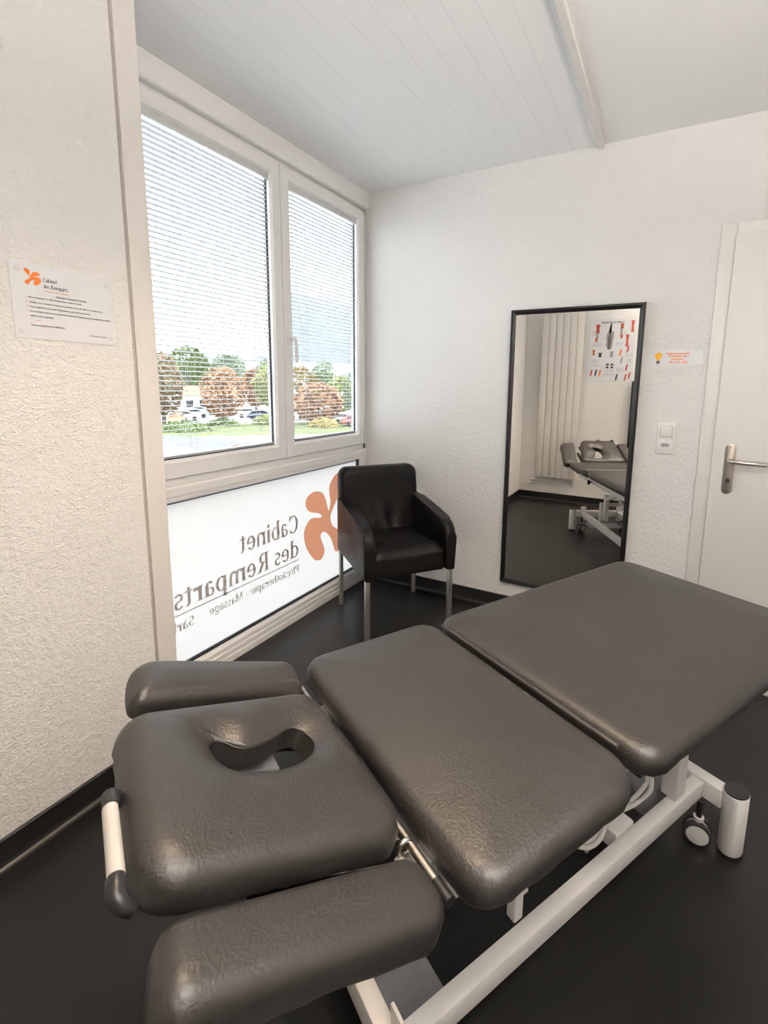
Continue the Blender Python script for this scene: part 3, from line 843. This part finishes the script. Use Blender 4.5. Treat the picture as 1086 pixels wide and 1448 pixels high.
def knob(u, v, z, d):
    Mx = Matrix.Translation((u, v, z)) @ Matrix.Rotation(PI / 2, 4, 'X')
    pts = [((.017 + .004 * math.cos(5 * a)) * math.cos(a), (.017 + .004 * math.cos(5 * a)) * math.sin(a)) for a in [2 * PI * i / 40 for i in range(40)]]
    k = MB(); k.prism(pts, -.008, .008, lambda a, c, h: Mx @ Vector((a, c, h)), .002)
    k.tube([(u, v, z), (u, v - d * .03, z)], .005, 10); k.build('clamp_knob', M_black, tb, 60)
knob(-.34, .275, .575, 1); knob(-.06, .275, .535, 1); knob(.52, .20, .50, 1); knob(.66, -.275, .565, -1)

# ------------------------------------------------------------------ armchair
ch = empty('armchair', (.447, -.405, 0), math.radians(-38), 'black slipcovered armchair with steel legs in the window corner', 'armchair')
HW = .262; DF, DB = .262, -.262
for s_ in (-1, 1):
    k = MB(); k.box(.225, s_ * .238 - .0125, .001, .250, s_ * .238 + .0125, .36, .003); k.build('leg', M_legmet, ch, 40)
    k = MB(); k.tube([(-.245, s_ * .240, .001), (-.245, s_ * .240, .36)], .0135, 20); k.build('leg', M_legmet, ch, 60)
def wrinkle(seed, amp, sc):
    return lambda p, d: amp * noise.noise(Vector((p.x * sc[0] + seed, p.y * sc[1], seed))) * min(1, d / .03)
# arms: upholstered side panels with a rounded front
def arm(s_):
    prof = [(DB + .01, .345), (DF, .340), (DF, .50)]
    for kx in range(9):
        a = kx / 8 * PI / 2
        prof.append((DF - .085 + .085 * math.cos(a), .525 + .085 * math.sin(a)))
    prof += [(.06, .632), (-.05, .648), (-.16, .662), (DB + .01, .668)]
    b = MB(); bm = b.bm
    v0, v1 = s_ * (HW - .062), s_ * HW
    b.prism(prof, v0, v1, lambda x, z, h: Vector((x, h, z)), .018, 4)
    return b.build('arm', M_chair, ch, 50)
arm(-1); arm(1)
# seat cushion with sagging loose cover
seatmap = lambda x, y, w: Vector((x, y, .478 + w))
def seat_disp(p, d):
    w = -.010 * math.exp(-((p.x - .02) ** 2 + p.y ** 2) / .03)
    w += .007 * noise.noise(Vector((p.x * 9, p.y * 16, 3))) * min(1, d / .03)
    # folds running in from the front corners
    for s_ in (-1, 1):
        q = Vector((p.x - .20, p.y - s_ * .17)); l = abs(q.x * .35 + q.y * s_ * .94)
        w += .011 * math.exp(-(l / .015) ** 2) * math.exp(-q.length / .12)
    return w
cushion(rounded(V2((-.20, -.205), (.248, -.205), (.248, .205), (-.20, .205)), [.01, .02, .02, .01], step=.012), .137, .10, .012, .035, seatmap, disp=seat_disp).build('seat', M_chair, ch, 180)
# back: a slightly reclined panel
def backmap(y, z, w):
    lean = (z - .40) * .10
    return Vector((-.175 - lean + w, y, z))
def back_disp(p, d):
    k = max(0, min(1, (.66 - p.y) / .12)) if False else 0
    z = p.y
    f = max(0.0, min(1.0, (.68 - z) / .14))
    w = .010 * f * math.sin(p.x * 62 + 3 * noise.noise(Vector((p.x * 5, z * 4, 1)))) * (.5 + .5 * noise.noise(Vector((p.x * 9, z * 3, 5)))) * 1.6
    w += .018 * f * f * noise.noise(Vector((p.x * 16, z * 10, 9)))
    w -= .008 * math.exp(-((p.x / .16) ** 2 + ((z - .66) / .12) ** 2))
    return w * min(1, d / .04)
cushion(rounded(V2((-.256, .36), (.256, .36), (.243, .842), (-.243, .842)), [.01, .01, .055, .055], step=.012), .085, .05, .006, .030, backmap, disp=back_disp).build('backrest', M_chair, ch, 180)
# rear skirt of the cover
k = MB(); k.box(-.262, -HW + .02, .345, -.20, HW - .02, .48, .012, 3); k.build('rear_skirt', M_chair, ch, 40)

wbx = empty('storage_box', (2.42, -.135, 0), 0, 'low white box on the floor by the door beyond the foot end of the table', 'box')
MB().box(-.22, -.11, .001, .22, .10, .12, .006).build('body', M_door, wbx, 40)
MB().box(-.224, -.113, .121, .224, .103, .150, .006).build('lid', M_door, wbx, 40)

# ------------------------------------------------------------------ rear wall (seen in the mirror)
ra = empty('radiator', (.672, RY, .28), 0, 'tall white flat panel radiator on the wall opposite the mirror', 'radiator')
for i in range(6):
    x0 = -.222 + i * .0742
    MB().box(x0, .045, 0, x0 + .0705, .062, 1.84, .003).build('panel', M_rad, ra, 40)
for z in (.02, 1.78): MB().box(-.222, .025, z, .222, .044, z + .04, .003).build('header', M_rad, ra, 40)
for z in (.3, 1.5):
    for x in (-.1, .1): MB().box(x - .02, .001, z, x + .02, .045, z + .05).build('bracket', M_rad, ra)
vv = MB(); vv.tube([(-.19, .035, .02), (-.19, .035, -.035), (-.20, .035, -.045), (-.235, .035, -.045)], .009, 12); va = vv.build('valve', M_rad, ra, 60)
MB().lathe([(0, 0), (.016, .001), (.019, .008), (.019, .045), (.014, .052), (0, .053)], Matrix.Translation((-.232, .035, -.045)) @ Matrix.Rotation(-PI / 2, 4, 'Y'), 24).build('thermostat_knob', M_rad, va, 40)
MB().tube([(.19, .035, .02), (.19, .035, -.05), (.19, .02, -.06), (.19, .001, -.06)], .008, 12).build('pipe', M_rad, ra, 60)

po = empty('anatomy_poster', (1.165, RY, 1.71), 0, 'anatomy poster of a hand and muscles beside the radiator', 'poster')
PW, PH = .230, .330
MB().box(-PW, .0006, -PH, PW, .0022, PH).build('paper', M_paper, po)
PM = lambda a, c: Vector((a * PW, .0028, c * PH))
M_bone = mat('bone_ink', (0.62, 0.42, 0.32), 0.6)
def shape(name, m_, pts, sm=True): MB().flat(catmull(pts, 4) if sm else pts, PM).build(name, m_, po)
shape('hand_drawing', M_greyink, [(-.16, .62), (-.06, .86), (-.02, .84), (-.01, .62), (.08, .60), (.10, .50), (.06, .25), (.02, .05), (-.16, .05), (-.20, .16), (-.26, .12), (-.22, .26), (-.24, .45)])
shape('finger_drawing', M_orange, [(-.12, .60), (-.06, .84), (-.03, .82), (-.03, .58), (-.08, .52)])
for x in (-.13, -.08, -.03): shape('bone_drawing', M_bone, [(x - .012, .06), (x + .012, .06), (x + .03, .45), (x + .0, .47)], False)
for (x, z, w, h, m_) in ((-.62, .70, .10, .13, M_red), (-.64, .48, .08, .09, M_greyink), (-.66, .34, .07, .06, M_red), (.42, .76, .08, .08, M_red), (.40, .60, .07, .09, M_greyink), (.42, .44, .07, .06, M_red),
                         (.86, .74, .07, .18, M_red), (.67, .30, .07, .19, M_red), (-.74, -.06, .06, .09, M_red), (-.45, -.14, .09, .07, M_ink), (.05, -.12, .09, .09, M_greyink)):
    shape('muscle_drawing', m_, [(x - w, z + h), (x + w, z + h), (x + w * .6, z), (x + w * .9, z - h), (x - w * .9, z - h), (x - w * .6, z)], False)
for (x, z, m_) in ((.72, .02, M_red), (.42, -.08, M_orange), (.48, -.32, M_greyink), (-.80, -.72, M_red), (-.60, -.72, M_ink), (-.42, -.72, M_orange), (.32, -.86, M_ink), (.70, -.86, M_red), (.86, -.80, M_red), (.72, -.55, M_red)):
    shape('muscle_drawing', m_, [(x - .04, z - .10), (x + .02, z - .08), (x + .05, z + .04), (x + .06, z + .11), (x - .01, z + .08)])
for x in (-.10, .10):
    for z in (-.45, -.54): shape('detail_drawing', M_ink, [(x - .06, z - .03), (x + .06, z - .03), (x + .06, z + .03), (x - .06, z + .03)], False)
for (x0, x1, z, n_) in ((-.86, -.40, .23, 4), (-.88, -.60, .62, 5), (-.86, -.5, -.30, 4), (-.2, .2, -.62, 3), (-.25, .22, -.74, 3), (.3, .62, -.58, 4), (.72, .95, -.3, 4), (.2, .5, .25, 3), (.62, .96, -.14, 3), (-.86, -.4, -.48, 2), (.5, .62, .62, 5)):
    tx = MB()
    for i in range(n_): tx.poly([PM(x0, z - i * .032), PM(x1, z - i * .032), PM(x1, z - i * .032 + .008), PM(x0, z - i * .032 + .008)])
    tx.build('text_block', M_greyink, po)
sans_text('title', 'LA MAIN ET LE POIGNET', .017, .23, PM(.50, .86), (-1, 0, 0), (0, 0, 1), M_ink, po)

bp = empty('black_panel', (1.60, RY, 0), 0, 'black flat panel standing against the wall right of the poster', 'panel')
MB().box(-.200, .03, .0, .18, .055, 1.386, .004).build('board', M_blackframe, bp, 40)
MB().box(-.15, .002, .2, .15, .03, 1.2).build('backing', M_black, bp)

# ------------------------------------------------------------------ ceiling lamp (above and behind the viewpoint's frame)
LX, LY = 1.12, -1.80
lp = empty('ceiling_lamp', (LX, LY, H), 0, 'square warm white ceiling lamp above the treatment table', 'lamp')
MB().box(-.20, -.20, -.030, .20, .20, -.0005, .006).build('housing', M_pvc, lp, 40)
al = bpy.data.lights.new('lamp_panel', 'AREA'); al.shape = 'SQUARE'; al.size = .30; al.spread = math.radians(96); al.energy = 7.2; al.color = (1.0, 0.74, 0.50)
alo = link(bpy.data.objects.new('lamp_panel', al)); alo.location = (LX, LY, H - .034)

fill_lamp = empty('ceiling_lamp', (2.25, -2.45, H), 0, 'added square fill lamp right behind the viewpoint', 'lamp')  # unseen fill lamp added to brighten the table's feet and beams
MB().box(-.20, -.20, -.030, .20, .20, -.0005, .006).build('housing', M_pvc, fill_lamp, 40)
fill_light = bpy.data.lights.new('lamp_panel', 'AREA'); fill_light.shape = 'SQUARE'; fill_light.size = .36; fill_light.spread = math.radians(150); fill_light.energy = 9; fill_light.color = (1.0, 0.86, 0.73)
alo = link(bpy.data.objects.new('lamp_panel', fill_light)); alo.location = (2.25, -2.45, H - .034)
# invented uplighter behind the viewpoint, added to brighten ceiling and walls
ul = empty('fill_uplighter', (2.62, -2.60, 0), 0, 'added slim fill uplighter in the corner behind the viewpoint', 'lamp')
MB().lathe([(0, .0005), (.14, .0005), (.14, .012), (.02, .02), (.012, .03), (.012, 1.70), (0, 1.70)], None, 32).build('stand', M_legmet, ul, 40)
MB().lathe([(.012, 1.69), (.08, 1.70), (.15, 1.74), (.19, 1.79), (.186, 1.79), (.145, 1.745), (.08, 1.71), (0, 1.706)], None, 40).build('bowl', M_pvc, ul, 40)
MB().lathe([(0, 1.755), (.13, 1.755), (.13, 1.745), (0, 1.745)], None, 32).build('bulb', M_upl, ul)

# ------------------------------------------------------------------ outside
G = -4.5
M_ground = mat('pale_ground', (0.60, 0.595, 0.585), .9, vary=.15, vscale=.3)
M_grass = mat('lawn', (0.115, 0.135, 0.045), 0.9, vary=.35, vscale=.6)
M_road = mat('asphalt', (0.12, 0.12, 0.124), 0.9, vary=.1, vscale=.5)
M_pave = mat('pale_paving', (0.34, 0.335, 0.33), 0.9, vary=.1, vscale=.5)
M_hill = leaf_mat('hazy_far_forest', [(0.3, (0.098, 0.113, 0.12)), (0.7, (0.11, 0.126, 0.133))], .02)  # distance haze put into the forest colour as a grey-blue tint
gm = MB(); gm.poly([Vector((-700, -300, G)), Vector((-.6, -300, G)), Vector((-.6, 700, G)), Vector((-700, 700, G))])
struct(gm.build('ground', M_ground), 'pale ground outside the window', 'ground')
def strip(name, pts, w, z, m_, label, cat):
    P = [Vector((*p, 0)) for p in pts]; L, Rr = [], []
    for i, p in enumerate(P):
        d = (P[min(i + 1, len(P) - 1)] - P[max(i - 1, 0)]).normalized(); nn = Vector((-d.y, d.x, 0))
        L.append(p + nn * w / 2); Rr.append(p - nn * w / 2)
    b = MB()
    up = Vector((0, 0, z))
    for i in range(len(P) - 1): b.poly([Rr[i] + up, Rr[i + 1] + up, L[i + 1] + up, L[i] + up])
    return struct(b.build(name, m_), label, cat)
strip('lawn', [(-60, 24), (-50, 35), (-41, 44), (-33, 56)], 17, G + .012, M_grass, 'strip of lawn between road and car park', 'lawn')
strip('road', [(-62, 20), (-48, 26), (-41, 28.0), (-34, 27.5), (-28, 24)], 5.5, G + .02, M_road, 'grey road curving past the lawn', 'road')
strip('forecourt', [(-36, 10), (-29, 23), (-27, 34), (-26, 60)], 7, G + .035, M_pave, 'pale paved forecourt below the window', 'paving')
strip('parking_lot', [(-78, 36), (-64, 51), (-55, 62), (-44, 76)], 22, G + .02, M_pave, 'pale parking lot behind the orange tree', 'parking')
hl = MB()
for k_ in range(1):
    N1, N2 = 320, 14
    vs = {}
    for i in range(N1):
        az = math.radians(105 + i * 60 / (N1 - 1))
        for j in range(N2):
            t = j / (N2 - 1)
            dist = 380 + 320 * t
            f_ = 1 / (1 + math.exp((math.degrees(az) - 133.5) / .12))
            hh = (36 + 10 * noise.noise(Vector((i * .09, 2, 0)))) * (1 - f_) * (0.9 if math.degrees(az) < 142 else .8) + (121 - (133.5 - math.degrees(az)) * 1.7) * f_
            z = G + (hh + 4.5) * math.sin(t * PI / 2) ** 1.1 + (2.0 * noise.noise(Vector((i * .3, j * .9, 0))) if 0 < j else 0)
            vs[i, j] = hl.bm.verts.new((1.76 + dist * math.cos(az), -2.68 + dist * math.sin(az), z if j else G))
    for i in range(N1 - 1):
        for j in range(N2 - 1): hl.bm.faces.new((vs[i, j], vs[i + 1, j], vs[i + 1, j + 1], vs[i, j + 1]))
struct(hl.build('hill', M_hill, None, 180), 'haze tinted wooded hill far beyond the trees', 'hill')

GREEN = [(0.25, (0.052, 0.075, 0.035)), (0.5, (0.111, 0.155, 0.052)), (0.75, (0.2, 0.253, 0.092))]
YGREEN = [(0.25, (0.084, 0.101, 0.035)), (0.5, (0.2, 0.236, 0.057)), (0.75, (0.36, 0.36, 0.101))]
ORANGE = [(0.25, (0.092, 0.062, 0.037)), (0.5, (0.272, 0.138, 0.066)), (0.75, (0.432, 0.253, 0.128))]
RUSSET = [(0.25, (0.066, 0.062, 0.035)), (0.5, (0.164, 0.111, 0.062)), (0.75, (0.307, 0.2, 0.111))]
GOLD = [(0.25, (0.128, 0.111, 0.04)), (0.5, (0.325, 0.245, 0.075)), (0.75, (0.468, 0.396, 0.146))]
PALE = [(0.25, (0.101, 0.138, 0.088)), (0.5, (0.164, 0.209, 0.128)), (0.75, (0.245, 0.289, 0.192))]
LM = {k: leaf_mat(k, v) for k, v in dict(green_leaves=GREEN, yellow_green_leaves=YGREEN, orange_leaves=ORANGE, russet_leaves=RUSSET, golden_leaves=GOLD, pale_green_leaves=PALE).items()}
M_bark = mat('bark', (0.09, 0.07, 0.055), 0.9, vary=.3, vscale=3)
def tree(x, y, h, w, leaves, label, seed, low=.12, group=None, cone=0.0):
    rnd = random.Random(seed)
    r = empty('tree', (x, y, G), rnd.uniform(0, 6), label, 'tree', group)
    t = MB(); t.tube([(0, 0, 0), (.05, 0, h * .3), (0, .08, h * .75)], [.03 * h, .022 * h, .008 * h], 8)
    for k in range(4):
        a = k * 1.6; t.tube([(0, 0, h * (.28 + .06 * k)), (w * .25 * math.cos(a), w * .25 * math.sin(a), h * (.5 + .06 * k))], [.012 * h, .005 * h], 6)
    t.build('trunk', M_bark, r)
    b = MB(); bm = b.bm
    zc = h * (low + (1 - low) / 2); rz = h * (1 - low) / 2
    for i in range(1500):
        while True:
            p = Vector((rnd.uniform(-1, 1), rnd.uniform(-1, 1), rnd.uniform(-1, 1)))
            if p.length < 1: break
        p = p.normalized() * (p.length ** .35)
        lump = 1 + .22 * noise.noise(p * 2.2 + Vector((seed, 0, 0)))
        k = 1 - cone * (p.z * .5 + .5)
        c = Vector((p.x * w / 2 * lump * k, p.y * w / 2 * lump * k, zc + p.z * rz * min(1.0, lump)))
        s = w * rnd.uniform(.035, .075)
        u = Vector((rnd.uniform(-1, 1), rnd.uniform(-1, 1), rnd.uniform(-1, 1))).normalized(); v = u.orthogonal().normalized()
        bm.faces.new([bm.verts.new(c + s * q) for q in (u, v * .6, -u, -v * .6)])
    b.build('foliage', LM[leaves], r, fixn=False)
    return r
tree(-57.8, 38.4, 9.6, 5.2, 'russet_leaves', 'russet tree seen at the left edge of the window', 1)
tree(-88, 65.5, 13.2, 8.6, 'green_leaves', 'tall green tree behind the car park left of the orange tree', 2)
tree(-51.5, 43.0, 7.9, 5.8, 'orange_leaves', 'round orange tree in the middle of the lawn', 3, low=.1)
tree(-58.4, 59.4, 9.2, 6.2, 'yellow_green_leaves', 'yellow green tree at the right side of the left sash', 4)
tree(-68.8, 65.6, 8.4, 5.4, 'orange_leaves', 'smaller orange tree just behind the yellow green one', 5)
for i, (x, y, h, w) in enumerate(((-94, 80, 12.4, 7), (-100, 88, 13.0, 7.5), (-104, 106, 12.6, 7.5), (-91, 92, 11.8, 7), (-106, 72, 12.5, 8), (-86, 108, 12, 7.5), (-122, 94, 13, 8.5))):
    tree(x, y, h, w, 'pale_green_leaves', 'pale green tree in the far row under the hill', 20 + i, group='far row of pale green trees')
tree(-48.8, 55.3, 8.4, 5.8, 'golden_leaves', 'golden tree at the left of the right hand sash', 6)
tree(-41.4, 50.6, 5.8, 6.4, 'orange_leaves', 'low spreading orange tree in the right hand sash', 7, low=.05)
tree(-40.0, 58.4, 8.2, 4.6, 'green_leaves', 'green tree at the right edge of the right hand sash', 8)
tree(-47.0, 63.5, 7.0, 5.2, 'yellow_green_leaves', 'yellow green tree behind the low orange tree', 9)
tree(-62, 78, 8.4, 5.2, 'green_leaves', 'dark green tree far behind the golden tree', 10)
M_hedge = LM['yellow_green_leaves']
def bush(x, y, w, h, leaves, label, seed):
    rnd = random.Random(seed)
    b = MB()
    for i in range(700):
        p = Vector((rnd.gauss(0, 1), rnd.gauss(0, 1), rnd.gauss(0, 1))).normalized() * rnd.uniform(.6, 1)
        c = Vector((p.x * w / 2, p.y * w / 3, abs(p.z) * h)); s = rnd.uniform(.10, .22)
        u = Vector((rnd.uniform(-1, 1), rnd.uniform(-1, 1), rnd.uniform(-1, 1))).normalized(); v = u.orthogonal().normalized()
        b.bm.faces.new([b.bm.verts.new(c + s * q) for q in (u, v * .6, -u, -v * .6)])
    o = b.build('bush', LM[leaves], None, fixn=False); o.location = (x, y, G); o.rotation_euler = (0, 0, math.radians(45))
    tag(o, label, 'bush'); return o
bush(-47.5, 33.8, 6.0, 1.3, 'green_leaves', 'low green hedge by the road at the left of the window', 31)
bush(-47.0, 46.5, 4.5, 1.4, 'yellow_green_leaves', 'rounded yellow green bush right of the orange tree', 32)
bush(-50.0, 41.5, 4.2, 1.0, 'green_leaves', 'dark bush at the foot of the orange tree', 33)
bush(-38.0, 47.5, 4.4, 1.3, 'golden_leaves', 'golden bush in front of the green tree on the right', 34)

bush(-29.4, 25.4, 1.9, .55, 'orange_leaves', 'small red orange shrub close below the window', 35)
# house and long white building
def gable(name, x, y, rz, L, Wd, hw, hr, wallm, roofm, label):
    r = empty(name, (x, y, G), rz, label, 'house')
    MB().box(-L / 2, -Wd / 2, 0, L / 2, Wd / 2, hw).build('walls', wallm, r)
    MB().prism([(-Wd / 2 - .5, hw), (Wd / 2 + .5, hw), (0, hw + hr)], -L / 2 - .4, L / 2 + .4, lambda a, c, h: Vector((h, a, c))).build('roof', roofm, r)
    for i in range(4):
        for s_ in (-1, 1):
            x0 = -L / 2 + L * (i + .5) / 4
            MB().box(x0 - .6, s_ * Wd / 2 - .04, hw * .35, x0 + .6, s_ * Wd / 2 + .04, hw * .75).build('window', M_gasket, r)
    return r
M_housew = mat('cream_render', (0.6, 0.57, 0.52), 0.9)
M_tile = mat('orange_roof_tile', (0.42, 0.20, 0.10), 0.8, vary=.15, vscale=2)
M_white = mat('white_render', (0.75, 0.75, 0.75), 0.8)
gable('house', -75, 60.0, math.radians(50), 9, 7, 3.2, 1.8, M_housew, M_tile, 'small house with an orange roof beyond the car park')
wb = empty('office_building', (-96, 150, G), math.radians(33), 'long white flat roofed building behind the golden tree', 'building')
MB().box(-45, -8, 0, 45, 8, 12.5).build('walls', M_white, wb)
for i in range(12): MB().box(-42 + i * 7.2, -8.06, 3, -37 + i * 7.2, -7.98, 5).box(-42 + i * 7.2, -8.06, 7.5, -37 + i * 7.2, -7.98, 9.5).build('window', M_plate, wb)
lpz = MB(); lpz.tube([(0, 0, 0), (0, 0, 7.6)], .07, 8)
lo = empty('street_lamp', (-43.5, 57, G), 0, 'slim grey street lamp post in front of the white building', 'street lamp')
lpz.build('post', M_legmet, lo); MB().box(-.5, -.15, 7.55, .5, .15, 7.7, .03).build('lamp_head', M_legmet, lo)

# parked cars
def car(x, y, rz, col, label, i):
    m_ = mat('car_paint', col, .3, vary=.03, coat=.5)
    r = empty('car', (x, y, G + .03), rz, label, 'car')
    side = [(-2.1, .35), (-2.15, .75), (-1.95, .95), (-1.0, 1.0), (-.95, 1.0), (1.25, .98), (1.95, .9), (2.15, .65), (2.1, .32)]
    MB().prism(side, -.86, .86, lambda a, c, h: Vector((a, h, c)), .06, 2).build('body', m_, r, 50)
    cab = [(-1.75, .96), (-1.35, 1.40), (-.9, 1.47), (.1, 1.46), (.45, 1.38), (1.15, .96)]
    MB().prism(cab, -.74, .74, lambda a, c, h: Vector((a, h, c)), .07, 2).build('roof', m_, r, 50)
    wn = [(-1.55, 1.0), (-1.25, 1.34), (.08, 1.38), (.38, 1.32), (.92, 1.0)]
    for s_ in (-1, 1): MB().prism(wn, s_ * .735, s_ * .75, lambda a, c, h: Vector((a, h, c))).build('side_window', M_gasket, r)
    MB().poly([Vector((.55, -.64, 1.345)), Vector((.55, .64, 1.345)), Vector((1.14, .66, 1.0)), Vector((1.14, -.66, 1.0))]).build('windscreen', M_gasket, r)
    for a in (-1.3, 1.3):
        for s_ in (-1, 1):
            MB().lathe([(0, -.1), (.30, -.1), (.32, -.07), (.32, .07), (.30, .1), (0, .1)], Matrix.Translation((a, s_ * .80, .32)) @ Matrix.Rotation(PI / 2, 4, 'X'), 18).build('wheel', M_rubber, r, 40)
    return r
cars = [(-61.0, 44.0, .9, (.7, .7, .7), 'white car parked left of the orange tree, nearest the road'),
        (-64.8, 48.6, .9, (.32, .34, .37), 'silver grey car parked behind the white one left of the orange tree'),
        (-69.0, 53.0, .9, (.62, .63, .65), 'pale silver car parked furthest back left of the orange tree'),
        (-58.0, 40.6, 2.3, (.55, .30, .16), 'orange car parked at the left edge of the car park'),
        (-58.6, 54.2, .9, (.66, .67, .68), 'white car parked between the orange and the yellow green tree'),
        (-54.0, 52.2, .9, (.03, .05, .10), 'dark blue car parked in front of the yellow green tree'),
        (-50.6, 52.8, .9, (.45, .05, .05), 'red car parked under the yellow green tree'),
        (-39.2, 54.2, .7, (.64, .65, .67), 'white car parked under the green tree at the right edge'),
        (-35.4, 51.4, .7, (.40, .07, .06), 'red car parked at the right edge of the right sash')]
for i, c in enumerate(cars): car(*c, i)

# ------------------------------------------------------------------ light
w = bpy.data.worlds.new('overcast_sky'); scene.world = w; w.use_nodes = True
nt = w.node_tree; bg = nt.nodes['Background']
tc = nt.nodes.new('ShaderNodeTexCoord'); sx = nt.nodes.new('ShaderNodeSeparateXYZ')
nt.links.new(tc.outputs['Generated'], sx.inputs[0])
cr = nt.nodes.new('ShaderNodeValToRGB'); e = cr.color_ramp.elements
e[0].position = 0.0; e[0].color = (0.98, 0.99, 1.0, 1); e[1].position = 0.6; e[1].color = (0.90, 0.945, 1.0, 1)
nt.links.new(sx.outputs['Z'], cr.inputs['Fac']); nt.links.new(cr.outputs['Color'], bg.inputs['Color'])
bg.inputs['Strength'].default_value = 5.0

# ------------------------------------------------------------------ camera
cam = bpy.data.cameras.new('camera'); co = link(bpy.data.objects.new('camera', cam))
yaw, pit, rol = .4951, -.152, .0122
cy_, sy_, cp, sp = math.cos(yaw), math.sin(yaw), math.cos(pit), math.sin(pit)
fwd = Vector((-sy_ * cp, cy_ * cp, sp)); right = Vector((cy_, sy_, 0)); up = right.cross(fwd)
c_, s__ = math.cos(rol), math.sin(rol)
r2 = c_ * right + s__ * up; u2 = -s__ * right + c_ * up
Mx = Matrix((r2, u2, -fwd)).transposed().to_4x4(); Mx.translation = Vector((1.7638, -2.6801, 1.3351))
co.matrix_world = Mx
cam.sensor_width = 36; cam.sensor_fit = 'AUTO'
cam.lens = 678.0813 / 1448 * 36
cam.shift_x = -(577.1474 - 543) / 1448; cam.shift_y = (646.0623 - 724) / 1448
cam.clip_start = .02; cam.clip_end = 2000
scene.camera = co
scene.view_settings.view_transform = 'Standard'; scene.view_settings.look = 'None'
scene.view_settings.gamma = 1.0; scene.view_settings.use_curve_mapping = False
scene.view_settings.exposure = 0.44
